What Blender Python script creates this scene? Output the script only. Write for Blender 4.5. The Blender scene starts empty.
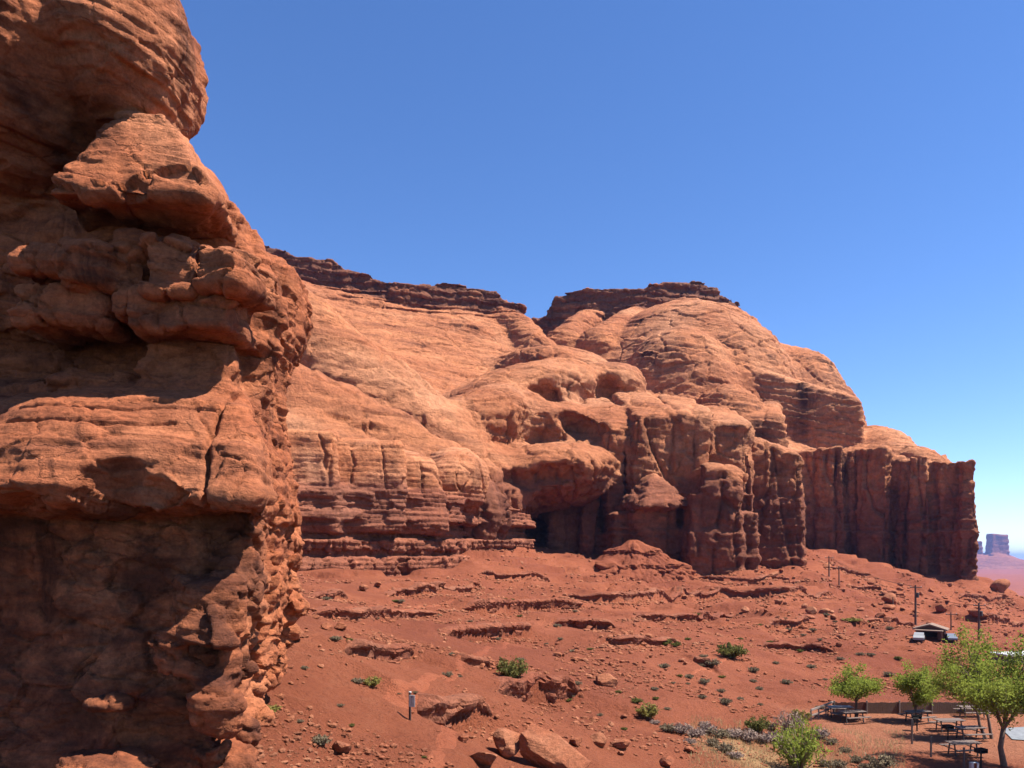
import bpy, bmesh, math, random, time
import numpy as np
from concurrent.futures import ThreadPoolExecutor
from mathutils import Vector, Matrix
T0 = time.time()
R = math.radians
S = bpy.context.scene
COL = S.collection

# ------------------------------------------------------------------ camera, sky, sun
F = 770.0; HX, HY = 512.0, 558.0
SUN_EL, SUN_AZ = 59.0, -9.0          # azimuth measured from +X towards +Y
cam_d = bpy.data.cameras.new('camera'); cam = bpy.data.objects.new('camera', cam_d); COL.objects.link(cam)
cam.location = (0, 0, 0); cam.rotation_euler = (R(90), 0, 0)
cam_d.sensor_fit = 'HORIZONTAL'; cam_d.sensor_width = 36.0; cam_d.lens = F / 1024 * 36.0
cam_d.shift_y = (HY - 384.0) / 1024.0
cam_d.clip_start = 0.1; cam_d.clip_end = 60000
S.camera = cam
W = bpy.data.worlds.new('World'); S.world = W; W.use_nodes = True
nt = W.node_tree; bg = nt.nodes['Background']
sky = nt.nodes.new('ShaderNodeTexSky'); sky.sky_type = 'NISHITA'; sky.sun_disc = False
sky.sun_elevation = R(SUN_EL); sky.sun_rotation = R(90 - SUN_AZ)
sky.altitude = 1600; sky.air_density = 1.0; sky.dust_density = 0.0; sky.ozone_density = 4.0
hs = nt.nodes.new('ShaderNodeHueSaturation'); hs.inputs['Saturation'].default_value = 1.16; hs.inputs['Hue'].default_value = 0.508
nt.links.new(sky.outputs[0], hs.inputs['Color']); nt.links.new(hs.outputs[0], bg.inputs[0]); bg.inputs[1].default_value = 0.083
sd = bpy.data.lights.new('sun', 'SUN'); sd.energy = 5.0; sd.angle = R(0.5); sd.color = (1.0, 0.955, 0.88)
so = bpy.data.objects.new('sun', sd); COL.objects.link(so)
SV = Vector((math.cos(R(SUN_EL)) * math.cos(R(SUN_AZ)), math.cos(R(SUN_EL)) * math.sin(R(SUN_AZ)), math.sin(R(SUN_EL))))
so.rotation_euler = SV.to_track_quat('Z', 'Y').to_euler(); so.location = SV * 200
S.view_settings.view_transform = 'Standard'; S.view_settings.look = 'None'
S.view_settings.exposure = 1.35; S.view_settings.gamma = 1.0
S.cycles.max_bounces = 5; S.cycles.diffuse_bounces = 2; S.cycles.glossy_bounces = 1; S.cycles.transmission_bounces = 2
S.cycles.use_denoising = True

# ------------------------------------------------------------------ helpers: points, noise, distance shapes
def P(px, py, Y):
    "world point seen at photo position px, py at distance Y"
    return ((px - HX) / F * Y, Y, (HY - py) / F * Y)
f32 = np.float32
_rng = np.random.RandomState(5)
LAT = _rng.rand(64, 64, 64).astype(f32).ravel()
def vn(x, y, z):
    "value noise, -1..1"
    xi = np.floor(x); yi = np.floor(y); zi = np.floor(z)
    u = (x - xi).astype(f32); v = (y - yi).astype(f32); w = (z - zi).astype(f32)
    u = u * u * u * (u * (u * 6 - 15) + 10); v = v * v * v * (v * (v * 6 - 15) + 10); w = w * w * w * (w * (w * 6 - 15) + 10)
    xi = xi.astype(np.int32) & 63; yi = yi.astype(np.int32) & 63; zi = zi.astype(np.int32) & 63
    x1 = ((xi + 1) & 63) * 4096; y1 = ((yi + 1) & 63) * 64; z1 = (zi + 1) & 63
    xi = xi * 4096; yi = yi * 64
    g = lambda a, b, c: LAT[a + b + c]
    a = g(xi, yi, zi); a = a + (g(x1, yi, zi) - a) * u
    b = g(xi, y1, zi); b = b + (g(x1, y1, zi) - b) * u
    a = a + (b - a) * v
    c = g(xi, yi, z1); c = c + (g(x1, yi, z1) - c) * u
    d = g(xi, y1, z1); d = d + (g(x1, y1, z1) - d) * u
    c = c + (d - c) * v
    return (a + (c - a) * w) * 2 - 1
def fbm(x, y, z, o=4, g=0.5):
    s = 0; a = 1.0; t = 0
    for i in range(o):
        s = s + a * vn(x + 17.3 * i, y + 5.1 * i, z + 9.7 * i); t += a; a *= g
        x = x * 2.03; y = y * 2.03; z = z * 2.03
    return s / t
def cells(x, y, z):
    "cellular noise: nearest and second nearest distance, id of the nearest"
    xi = np.floor(x); yi = np.floor(y); zi = np.floor(z)
    f1 = np.full(x.shape, 9, f32); f2 = f1.copy(); idn = np.zeros(x.shape, f32)
    for i in (-1, 0, 1):
        for j in (-1, 0, 1):
            for k in (-1, 0, 1):
                a = (xi + i).astype(np.int32) & 63; b = (yi + j).astype(np.int32) & 63; c = (zi + k).astype(np.int32) & 63
                h = a * 4096 + b * 64 + c
                px = xi + i + LAT[h] ; py = yi + j + LAT[(h * 7 + 131) & 262143]; pz = zi + k + LAT[(h * 13 + 977) & 262143]
                d = (px - x) ** 2 + (py - y) ** 2 + (pz - z) ** 2
                m = d < f1
                f2 = np.where(m, f1, np.minimum(f2, d)); idn = np.where(m, LAT[(h * 5 + 55) & 262143], idn); f1 = np.where(m, d, f1)
    return np.sqrt(f1), np.sqrt(f2), idn
def sst(a, b, x):
    t = np.clip((x - a) / (b - a), 0, 1); return t * t * (3 - 2 * t)
def smin(a, b, k):
    h = np.clip(0.5 + 0.5 * (b - a) / k, 0, 1); return b + (a - b) * h - k * h * (1 - h)
def smax(a, b, k): return -smin(-a, -b, k)
def poly2(x, y, pts):
    "signed distance to a closed polygon"
    d = np.full(x.shape, 1e12, f32); s = np.ones(x.shape, f32)
    n = len(pts)
    for i in range(n):
        ax, ay = pts[i]; bx, by = pts[i - 1]
        ex, ey = bx - ax, by - ay; wx = x - ax; wy = y - ay
        t = np.clip((wx * ex + wy * ey) / (ex * ex + ey * ey), 0, 1)
        d = np.minimum(d, (wx - ex * t) ** 2 + (wy - ey * t) ** 2)
        c1 = y >= ay; c2 = y < by; c3 = ex * wy > ey * wx
        fl = (c1 & c2 & c3) | (~c1 & ~c2 & ~c3)
        s = np.where(fl, -s, s)
    return s * np.sqrt(d)
class Ell:
    "ellipsoid given in photo pixels at distance Y (tilt in the picture plane)"
    def __init__(s, px, py, Y, rx, rz, ry, tilt=0, neg=False, k=None):
        s.c = P(px, py, Y); s.r = (rx / F * Y, ry, rz / F * Y); s.t = R(tilt); s.neg = neg; s.k = k
    def __call__(s, x, y, z):
        x = x - s.c[0]; y = y - s.c[1]; z = z - s.c[2]
        if s.t:
            ca, sa = math.cos(s.t), math.sin(s.t); x, z = x * ca + z * sa, -x * sa + z * ca
        a = np.sqrt((x / s.r[0]) ** 2 + (y / s.r[1]) ** 2 + (z / s.r[2]) ** 2) + 1e-6
        b = np.sqrt((x / s.r[0] ** 2) ** 2 + (y / s.r[1] ** 2) ** 2 + (z / s.r[2] ** 2) ** 2) + 1e-6
        return np.clip(a * (a - 1) / b, -60, 60)
class Cap:
    "tapered capsule between two points"
    def __init__(s, a, b, ra, rb, k=None, neg=False):
        s.a = a; s.b = b; s.ra = ra; s.rb = rb; s.k = k; s.neg = neg
    def __call__(s, x, y, z):
        a = s.a; e = [s.b[i] - a[i] for i in range(3)]; L = sum(v * v for v in e)
        x = x - a[0]; y = y - a[1]; z = z - a[2]
        t = np.clip((x * e[0] + y * e[1] + z * e[2]) / L, 0, 1)
        return np.sqrt((x - e[0] * t) ** 2 + (y - e[1] * t) ** 2 + (z - e[2] * t) ** 2) - (s.ra + (s.rb - s.ra) * t)
class Tow:
    "rock tower or block: rounded box in plan, px0..px1 wide, top at py, front at Y"
    def __init__(s, px0, px1, pt, Y, dep, zb=-14, rot=0, tap=0.05, rnd=1.0, slope=0.0, k=None, neg=False, tx=0.0):
        a = P(px0, pt, Y); b = P(px1, pt, Y)
        s.hx = (b[0] - a[0]) / 2 / math.cos(R(rot)); s.hy = dep / 2; s.c = ((a[0] + b[0]) / 2, Y); s.zt = a[2]; s.zb = zb
        s.rot = R(rot); s.tap = tap; s.rnd = rnd; s.slope = slope; s.k = k; s.neg = neg; s.tx = tx
    def __call__(s, x, y, z):
        x = x - s.c[0]; y = y - s.c[1]
        if s.rot:
            ca, sa = math.cos(s.rot), math.sin(s.rot); x, y = x * ca + y * sa, -x * sa + y * ca
        y = y - s.hy
        e = s.tap * np.maximum(s.zt - z, -2)
        r = s.rnd
        zt = s.zt + s.slope * (y + s.hy) + s.tx * x
        qx = np.abs(x) - (s.hx + e - r); qy = np.abs(y) - (s.hy + e - r)
        zc = (zt + s.zb) / 2; qz = np.abs(z - zc) - ((zt - s.zb) / 2 - r)
        out = np.sqrt(np.maximum(qx, 0) ** 2 + np.maximum(qy, 0) ** 2 + np.maximum(qz, 0) ** 2)
        return out + np.minimum(np.maximum(qx, np.maximum(qy, qz)), 0) - r
def combine(prims, x, y, z, k, d=None):
    for p in prims:
        kk = p.k if p.k is not None else k
        v = p(x, y, z)
        if p.neg: d = smax(d, -v, kk)
        else: d = v if d is None else smin(d, v, kk)
    return d
class TPS:
    "thin plate surface z(x, y) through control points"
    def __init__(s, pts, lam=0.0, sc=100.0):
        p = np.array(pts, float); s.sc = sc; s.xy = p[:, :2] / sc; n = len(p)
        d = ((s.xy[:, None] - s.xy[None]) ** 2).sum(-1)
        K = np.where(d > 0, d * np.log(d + 1e-12) / 2, 0) + lam * np.eye(n)
        Q = np.c_[np.ones(n), s.xy]
        A = np.block([[K, Q], [Q.T, np.zeros((3, 3))]])
        s.w = np.linalg.solve(A, np.r_[p[:, 2], 0, 0, 0])
    def __call__(s, x, y):
        x = np.asarray(x, float) / s.sc; y = np.asarray(y, float) / s.sc; sh = x.shape; x = x.ravel(); y = y.ravel()
        o = s.w[-3] + s.w[-2] * x + s.w[-1] * y
        for i in range(len(s.xy)):
            d = (x - s.xy[i, 0]) ** 2 + (y - s.xy[i, 1]) ** 2
            o += s.w[i] * d * np.log(d + 1e-12) / 2
        return o.reshape(sh)
class Grid2:
    "bilinear table of a function of x, y"
    def __init__(s, f, x0, x1, y0, y1, h):
        s.x0, s.y0, s.h = x0, y0, h
        gx = np.arange(x0, x1 + h, h); gy = np.arange(y0, y1 + h, h)
        s.t = f(*np.meshgrid(gx, gy, indexing='ij')).astype(f32)
    def __call__(s, x, y):
        u = np.clip((x - s.x0) / s.h, 0, s.t.shape[0] - 1.001); v = np.clip((y - s.y0) / s.h, 0, s.t.shape[1] - 1.001)
        i = u.astype(np.int32); j = v.astype(np.int32); u = u - i; v = v - j
        t = s.t
        return (t[i, j] * (1 - u) + t[i + 1, j] * u) * (1 - v) + (t[i, j + 1] * (1 - u) + t[i + 1, j + 1] * u) * v

POOL = ThreadPoolExecutor(4)
def nets(f, lo, hi, h, slack=1.6, amp=0.0, B=8):
    "polygonise the solid f < 0 only near its surface; returns vertices and quads"
    lo = np.array(lo, float); n = np.ceil((np.array(hi, float) - lo) / h).astype(int)
    SB = B * 4
    nb = (n + SB - 1) // SB
    I = np.stack(np.meshgrid(*[np.arange(k) for k in nb], indexing='ij'), -1).reshape(-1, 3)
    def keep(I, size):
        c = lo + (I + 0.5) * size * h
        d = np.concatenate(list(POOL.map(lambda q: f(q[:, 0].astype(f32), q[:, 1].astype(f32), q[:, 2].astype(f32)), np.array_split(c, max(4, len(c) // 60000)))))
        return I[np.abs(d) < 0.87 * size * h * slack + amp]
    I = keep(I, SB)
    o = np.stack(np.meshgrid(*[np.arange(4)] * 3, indexing='ij'), -1).reshape(-1, 3)
    I = keep((I[:, None] * 4 + o[None]).reshape(-1, 3), B)
    g = np.arange(B + 1)
    G = np.stack(np.meshgrid(g, g, g, indexing='ij'), -1)
    M = n + 2 * SB
    def key(c): return (c[..., 0].astype(np.int64) * M[1] + c[..., 1]) * M[2] + c[..., 2]
    def work(Ib):
        c = Ib[:, None, None, None, :] * B + G[None]
        p = lo + c * h
        d = f(p[..., 0].astype(f32), p[..., 1].astype(f32), p[..., 2].astype(f32)).astype(f32)
        ins = d < 0
        cnt = np.zeros(ins[:, :-1, :-1, :-1].shape, np.int8)
        for a in (0, 1):
            for b in (0, 1):
                for e in (0, 1): cnt += ins[:, a:B + a, b:B + b, e:B + e]
        act = np.argwhere((cnt > 0) & (cnt < 8))
        vs = np.zeros((len(act), 3)); w = np.zeros(len(act))
        bi, ci, cj, ck = act.T
        cor = [(a, b, e) for a in (0, 1) for b in (0, 1) for e in (0, 1)]
        D = {q: d[bi, ci + q[0], cj + q[1], ck + q[2]] for q in cor}
        for q in cor:
            for ax in range(3):
                if q[ax] == 0:
                    r = list(q); r[ax] = 1; r = tuple(r)
                    da, db = D[q], D[r]; cr = (da < 0) != (db < 0)
                    t = np.where(cr, da / np.where(cr, da - db, 1), 0)
                    pt = np.zeros((len(act), 3)) + np.array(q); pt[:, ax] = t
                    vs += pt * cr[:, None]; w += cr
        cell = Ib[bi] * B + act[:, 1:]
        V = lo + (cell + vs / w[:, None]) * h
        quads = []
        for ax in range(3):
            s0 = ins[:, :B, :B, :B]
            sl = [slice(None)] + [slice(0, B)] * 3; sl[1 + ax] = slice(1, B + 1)
            e = np.argwhere(s0 != ins[tuple(sl)])
            if not len(e): continue
            c0 = Ib[e[:, 0]] * B + e[:, 1:]
            flag = s0[e[:, 0], e[:, 1], e[:, 2], e[:, 3]]
            u = np.zeros(3, int); u[(ax + 1) % 3] = 1; v = np.zeros(3, int); v[(ax + 2) % 3] = 1
            q = np.stack([key(c0 - u - v), key(c0 - v), key(c0), key(c0 - u)], -1)
            quads.append(np.where(flag[:, None], q, q[:, ::-1]))
        return key(cell), V, (np.concatenate(quads) if quads else np.zeros((0, 4), np.int64))
    parts = np.array_split(I, max(1, len(I) // 100))
    res = list(POOL.map(work, parts))
    K = np.concatenate([r[0] for r in res]); V = np.concatenate([r[1] for r in res]); Q = np.concatenate([r[2] for r in res])
    o = np.argsort(K); K = K[o]; V = V[o]
    ix = np.searchsorted(K, Q); ix = np.minimum(ix, len(K) - 1)
    ok = (K[ix] == Q).all(1)
    return V, ix[ok]
def vnormals(V, Q):
    n = np.cross(V[Q[:, 2]] - V[Q[:, 0]], V[Q[:, 3]] - V[Q[:, 1]])
    N = np.zeros_like(V)
    for i in range(Q.shape[1]):
        for a in range(3): N[:, a] += np.bincount(Q[:, i], n[:, a], len(V))
    return N / (np.linalg.norm(N, axis=1, keepdims=True) + 1e-12)
def mesh_np(name, V, Q, mat, smooth=True, parent=None):
    me = bpy.data.meshes.new(name)
    V = np.asarray(V, f32); Q = np.asarray(Q, np.int32); k = Q.shape[1]
    me.vertices.add(len(V)); me.vertices.foreach_set('co', V.ravel())
    me.loops.add(Q.size); me.loops.foreach_set('vertex_index', Q.ravel())
    me.polygons.add(len(Q)); me.polygons.foreach_set('loop_start', np.arange(0, Q.size, k, dtype=np.int32))
    me.polygons.foreach_set('use_smooth', np.full(len(Q), smooth))
    me.update(calc_edges=True)
    if mat: me.materials.append(mat)
    o = bpy.data.objects.new(name, me); COL.objects.link(o)
    if parent: o.parent = parent
    return o
def log(*a): print('%.1f' % (time.time() - T0), *a)

# ------------------------------------------------------------------ materials
def newmat(name, rough=0.9, spec=0.2):
    m = bpy.data.materials.new(name); m.use_nodes = True
    b = m.node_tree.nodes['Principled BSDF']; b.inputs['Roughness'].default_value = rough
    b.inputs['Specular IOR Level'].default_value = spec
    return m, m.node_tree, b
class NB:
    "small node builder"
    def __init__(s, t):
        s.t = t; s.geo = t.nodes.new('ShaderNodeNewGeometry')
        s.pos = s.geo.outputs['Position']; s.nor = s.geo.outputs['Normal']
    def _in(s, n, i, v):
        if v is None: return
        if isinstance(v, bpy.types.NodeSocket): s.t.links.new(v, n.inputs[i])
        else: n.inputs[i].default_value = v
    def mul(s, v, xyz):
        n = s.t.nodes.new('ShaderNodeVectorMath'); n.operation = 'MULTIPLY'; s._in(n, 0, v); s._in(n, 1, xyz); return n.outputs[0]
    def add(s, v, w):
        n = s.t.nodes.new('ShaderNodeVectorMath'); n.operation = 'ADD'; s._in(n, 0, v); s._in(n, 1, w); return n.outputs[0]
    def noise(s, v, scale=1, det=6, rough=0.6, dist=0, col=False):
        n = s.t.nodes.new('ShaderNodeTexNoise'); s._in(n, 'Vector', v); n.inputs['Scale'].default_value = scale
        n.inputs['Detail'].default_value = det; n.inputs['Roughness'].default_value = rough; n.inputs['Distortion'].default_value = dist
        return n.outputs['Color' if col else 'Fac']
    def vor(s, v, scale=1, feat='F1'):
        n = s.t.nodes.new('ShaderNodeTexVoronoi'); n.feature = feat; s._in(n, 'Vector', v); n.inputs['Scale'].default_value = scale
        return n.outputs['Distance']
    def ramp(s, v, *stops):
        n = s.t.nodes.new('ShaderNodeValToRGB'); e = n.color_ramp.elements
        while len(e) < len(stops): e.new(0.5)
        for q, (p, c) in zip(e, stops):
            q.position = p; q.color = (*c, 1) if isinstance(c, tuple) else (c, c, c, 1)
        s._in(n, 0, v); return n.outputs[0]
    def math(s, op, a, b=None):
        n = s.t.nodes.new('ShaderNodeMath'); n.operation = op; s._in(n, 0, a); s._in(n, 1, b); return n.outputs[0]
    def mix(s, fac, a, b, mode='MIX'):
        n = s.t.nodes.new('ShaderNodeMix'); n.data_type = 'RGBA'; n.blend_type = mode
        c = lambda v: (*v, 1) if isinstance(v, tuple) else v
        s._in(n, 0, fac); s._in(n, 6, c(a)); s._in(n, 7, c(b)); return n.outputs[2]
    def sep(s, v):
        n = s.t.nodes.new('ShaderNodeSeparateXYZ'); s._in(n, 0, v); return n.outputs
    def bump(s, h, strength, dist, prev=None):
        n = s.t.nodes.new('ShaderNodeBump'); n.inputs['Strength'].default_value = strength; n.inputs['Distance'].default_value = dist
        s._in(n, 'Height', h); s._in(n, 'Normal', prev); return n.outputs[0]
def rock_mat(name, L, a, b, dark, pale, varnish=0.5, band=None, dip=(0.05, 0.02), bstr=0.8, crk=0.5):
    "layered sandstone; L = size in metres of the fine grain"
    m, t, bs = newmat(name, 0.92, 0.15); q = NB(t)
    wob = q.noise(q.pos, 0.12 / L, 4, 0.55, col=True)
    pw = q.add(q.pos, q.mul(wob, (2.2 * L, 2.2 * L, 2.2 * L)))
    x, y, z = q.sep(pw)
    zz = q.math('ADD', z, q.math('ADD', q.math('MULTIPLY', x, dip[0]), q.math('MULTIPLY', y, dip[1])))
    cb = t.nodes.new('ShaderNodeCombineXYZ'); q._in(cb, 0, q.math('MULTIPLY', x, 0.06)); q._in(cb, 1, q.math('MULTIPLY', y, 0.06)); q._in(cb, 2, zz)
    strat = q.noise(cb.outputs[0], 0.55 / L, 7, 0.65)
    fine = q.noise(q.pos, 1.6 / L, 8, 0.7)
    big = q.noise(q.pos, 0.09 / L, 4, 0.55, 0.6)
    c = q.mix(q.ramp(strat, (0.33, 0.0), (0.66, 1.0)), a, b)
    c = q.mix(q.math('MULTIPLY', q.ramp(big, (0.45, 0.0), (0.72, 1.0)), 0.6), c, pale)
    st2 = q.noise(cb.outputs[0], 1.6 / L, 5, 0.6)
    c = q.mix(q.math('MULTIPLY', q.ramp(st2, (0.52, 0.0), (0.68, 1.0)), 0.45), c, dark)
    nz = q.sep(q.nor)[2]
    steep = q.ramp(nz, (0.3, 1.0), (0.75, 0.0))
    sv = q.noise(q.mul(pw, (0.8, 0.8, 0.07)), 0.5 / L, 6, 0.62)
    vb = q.noise(q.pos, 0.17 / L, 3, 0.5)
    vmask = q.math('MULTIPLY', q.math('MULTIPLY', q.ramp(sv, (0.5, 0.0), (0.64, 1.0)), q.ramp(vb, (0.42, 0.0), (0.6, 1.0))), steep)
    c = q.mix(q.math('MULTIPLY', vmask, varnish), c, tuple(v * 0.38 for v in dark))
    if band:
        bz = q.sep(q.pos)[2]
        n = t.nodes.new('ShaderNodeMapRange'); q._in(n, 0, q.math('ADD', bz, q.math('MULTIPLY', q.math('SUBTRACT', big, 0.5), band[2])))
        n.inputs[1].default_value = band[0]; n.inputs[2].default_value = band[1]; n.inputs[3].default_value = 1; n.inputs[4].default_value = 0
        c = q.mix(q.math('MULTIPLY', n.outputs[0], band[3]), c, band[4])
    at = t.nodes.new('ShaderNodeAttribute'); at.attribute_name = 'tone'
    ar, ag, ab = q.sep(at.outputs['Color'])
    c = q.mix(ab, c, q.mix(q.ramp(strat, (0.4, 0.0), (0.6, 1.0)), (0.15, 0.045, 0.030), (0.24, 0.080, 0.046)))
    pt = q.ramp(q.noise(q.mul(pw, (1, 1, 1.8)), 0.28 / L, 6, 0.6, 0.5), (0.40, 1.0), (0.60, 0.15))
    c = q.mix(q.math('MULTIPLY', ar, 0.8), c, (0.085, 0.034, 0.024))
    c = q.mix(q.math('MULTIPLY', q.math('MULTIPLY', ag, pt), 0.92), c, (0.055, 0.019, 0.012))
    fl = q.noise(q.pos, 4.5 / L, 6, 0.75)
    c = q.mix(1.0, c, q.ramp(fl, (0.3, 0.7), (0.7, 1.3)), 'MULTIPLY')
    c = q.mix(1.0, c, q.ramp(fine, (0.25, 0.65), (0.75, 1.35)), 'MULTIPLY')
    cw = q.add(q.pos, q.mul(q.noise(q.pos, 0.8 / L, 5, 0.6, col=True), (1.3 * L, 1.3 * L, 1.3 * L)))
    cr = q.ramp(q.vor(q.mul(cw, (0.6, 0.6, 1.7)), 0.42 / L, 'DISTANCE_TO_EDGE'), (0.0, 1.0), (0.035, 0.0))
    cr = q.math('MULTIPLY', cr, q.ramp(q.noise(q.pos, 0.22 / L, 3, 0.6), (0.46, 0.0), (0.6, 1.0)))
    cr = q.math('MULTIPLY', cr, crk)
    c = q.mix(q.math('MULTIPLY', cr, 0.9), c, tuple(v * 0.6 for v in dark))
    t.links.new(c, bs.inputs['Base Color'])
    grit = q.noise(q.pos, 9.0 / L, 5, 0.8)
    h = q.math('ADD', q.math('SUBTRACT', q.math('MULTIPLY', grit, 0.22), q.math('MULTIPLY', cr, 0.35)), q.math('ADD', q.math('MULTIPLY', strat, 1.2), q.math('MULTIPLY', q.noise(q.pos, 0.9 / L, 10, 0.72), 1.0)))
    t.links.new(q.bump(h, bstr, 0.55 * L), bs.inputs['Normal'])
    return m
RA, RB, RD, RP = (0.40, 0.150, 0.064), (0.29, 0.094, 0.040), (0.10, 0.033, 0.020), (0.46, 0.225, 0.125)

# ------------------------------------------------------------------ ground
GP = [(240, 768, 20), (250, 700, 24), (270, 650, 29), (290, 592, 37), (300, 577, 118), (410, 720, 33), (350, 768, 25), (430, 660, 43), (350, 640, 50),
      (512, 682, 45), (512, 768, 30), (600, 700, 48), (600, 768, 36), (700, 768, 40), (700, 700, 56), (720, 740, 47), (800, 740, 48), (900, 766, 43),
      (960, 745, 47), (860, 714, 57), (1010, 714, 57), (1060, 766, 43), (1100, 714, 57), (780, 710, 58), (800, 690, 66),
      (860, 692, 75), (960, 690, 75), (860, 660, 100), (930, 640, 160), (1000, 645, 150), (1080, 650, 150), (760, 660, 85), (700, 650, 85), (650, 610, 130), (580, 640, 85), (500, 640, 70), (480, 600, 95), (420, 582, 120),
      (460, 556, 150), (350, 600, 80), (600, 590, 160), (640, 572, 195), (500, 540, 190), (545, 560, 190), (720, 574, 205), (790, 548, 258), (760, 600, 160), (800, 620, 130), (850, 600, 170), (870, 565, 275),
      (930, 575, 270), (978, 573, 266), (900, 610, 190), (1000, 600, 250), (1024, 606, 250), (960, 615, 200), (1060, 630, 240), (1150, 650, 260), (1200, 700, 300), (1010, 640, 330),
      (330, 560, 160), (250, 555, 200), (600, 540, 260), (700, 540, 300), (850, 540, 340), (960, 580, 360), (150, 560, 120), (150, 560, 60), (200, 640, 30), (100, 810, 19.5), (0, 850, 17), (60, 800, 20), (-100, 900, 14), (500, 1000, 14), (800, 1100, 16), (1100, 900, 26), (1300, 800, 40)]
gt = TPS([P(*g) for g in GP], 0.02)
def plain_far(x, y):
    d = np.sqrt(x * x + y * y)
    return -80 + 14 * fbm(x / 900, y / 900, 0 * x, 4) - 6 * sst(300, 1500, d)
SCARPS = []                            # [(xs, ys), drop, run]: filled in below, small steps in the slope
def ground_h(x, y, detail=True):
    x = np.asarray(x, float); y = np.asarray(y, float)
    xc = np.clip(x, -150, 260); yc = np.clip(y, 8, 420)
    h = gt(xc, yc)
    flat = sst(40, 44, y) * (1 - sst(58, 60, y)) * sst(19, 24, x)
    h = h * (1 - flat) + flat * (-11.5)
    if detail:
        far = sst(60, 160, np.hypot(x, y))
        h = h + (1 - 0.85 * flat) * (0.32 * fbm(x / 3, y / 3, 0 * x, 5) + 0.5 * far * fbm(x / 5 + 3, y / 5, 0 * x, 4) + (0.6 + 1.8 * far) * fbm(x / 12, y / 12, 0 * x + 3, 3))
        zt = h / 1.6 + 0.5 * fbm(x / 14, y / 14, 0 * x + 7, 3)      # faint terracing along the beds
        fr = zt - np.floor(zt)
        h = h + (1 - flat) * (0.25 + 0.85 * far) * (sst(0.0, 0.16, fr) - fr) * (0.4 + 0.6 * sst(-.2, .3, fbm(x / 20 + 8, y / 20, 0 * x, 2)))
    for (sx, sy), drop, run in SCARPS:
        m = (x > sx.min() - run) & (x < sx.max() + run) & (y > sy.min() - run) & (y < sy.max() + run)
        if not m.any(): continue
        X = x[m]; Y = y[m]; best = np.full(X.shape, 1e9); sg = np.zeros(X.shape); en = np.zeros(X.shape)
        for i in range(len(sx) - 1):
            ex, ey = sx[i + 1] - sx[i], sy[i + 1] - sy[i]; L2 = ex * ex + ey * ey
            tr = ((X - sx[i]) * ex + (Y - sy[i]) * ey) / L2
            t = np.clip(tr, 0, 1)
            dx = X - sx[i] - ex * t; dy = Y - sy[i] - ey * t; d = np.hypot(dx, dy)
            k = d < best; best = np.where(k, d, best); sg = np.where(k, np.where(ex * (Y - sy[i]) - ey * (X - sx[i]) > 0, 1.0, -1.0), sg)
            q = (i + t) / (len(sx) - 1); en = np.where(k, np.minimum(1, np.minimum(q, 1 - q) * 6), en)
        fall = (1 - sst(0, run, best))
        h[m] = h[m] + en * drop * np.where(sg > 0, 0.45 * fall * (best > 0.0), -0.55 * fall)
    w = sst(290, 420, y) * sst(120, 190, x - (y - 300) * 0.2) 
    w = np.maximum(w, sst(255, 330, x)); w = np.maximum(w, sst(420, 520, y)); w = np.maximum(w, sst(200, 330, -x))
    return h * (1 - w) + plain_far(x, y) * w
def hit(px, py, y0=14, y1=330):
    "ground point seen at a photo position"
    ys = np.exp(np.linspace(math.log(y0), math.log(y1), 900)); xs = (px - HX) / F * ys; zs = (HY - py) / F * ys
    d = zs - ground_h(xs, ys)
    k = np.argmax(d < 0) if (d < 0).any() else len(ys) - 1
    if k > 0:
        t = d[k - 1] / (d[k - 1] - d[k] + 1e-9); y = ys[k - 1] + (ys[k] - ys[k - 1]) * t
    else: y = ys[k]
    x = (px - HX) / F * y
    return float(x), float(y), float(ground_h(np.array([x]), np.array([y]))[0])

_sc = [([(452, 610), (500, 607), (540, 604), (592, 604)], 1.2), ([(436, 634), (490, 632), (542, 629)], 1.1), ([(556, 597), (610, 598), (660, 595), (720, 592), (790, 592), (838, 597)], 1.2),
       ([(546, 621), (580, 623), (620, 626)], 1.0), ([(625, 617), (655, 618), (700, 617), (740, 612)], 0.9), ([(490, 690), (534, 690), (582, 688)], 1.15), ([(412, 712), (450, 714), (498, 713)], 0.9),
       ([(950, 598), (1014, 597)], 1.2), ([(978, 622), (1032, 622)], 1.6), ([(306, 597), (352, 596)], 0.7), ([(380, 594), (430, 590), (490, 585)], 0.8), ([(760, 625), (815, 622)], 0.9), ([(840, 585), (905, 594)], 1.0), ([(690, 660), (716, 664)], 0.6), ([(455, 668), (492, 676)], 0.35), ([(300, 613), (370, 615), (450, 612)], 0.5), ([(596, 641), (640, 640), (690, 641)], 0.6), ([(690, 577), (740, 581), (806, 578)], 0.8), ([(850, 621), (940, 625)], 0.7), ([(752, 645), (800, 647), (840, 650)], 0.6), ([(330, 657), (420, 652)], 0.4), ([(470, 571), (560, 582)], 0.6), ([(820, 566), (880, 578)], 0.9)]
_new = []
for _p, _d in _sc:
    h3 = []
    for i in range(len(_p) - 1):
        for t in np.linspace(0, 1, 8)[:(8 if i == len(_p) - 2 else -1)]:
            h3.append(hit(_p[i][0] + (_p[i + 1][0] - _p[i][0]) * t, _p[i][1] + (_p[i + 1][1] - _p[i][1]) * t)[:2])
    a = np.array(h3); k = np.ones(5) / 5; b = a.copy()
    for c in (0, 1): b[:, c] = np.convolve(np.pad(a[:, c], 2, mode='edge'), k, 'valid')
    _d *= 1.35; _new.append(((b[:, 0], b[:, 1]), _d, 3.5 + _d * 3 + 0.03 * b[:, 1].mean()))
SCARPS += _new
log('scarps')
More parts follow.
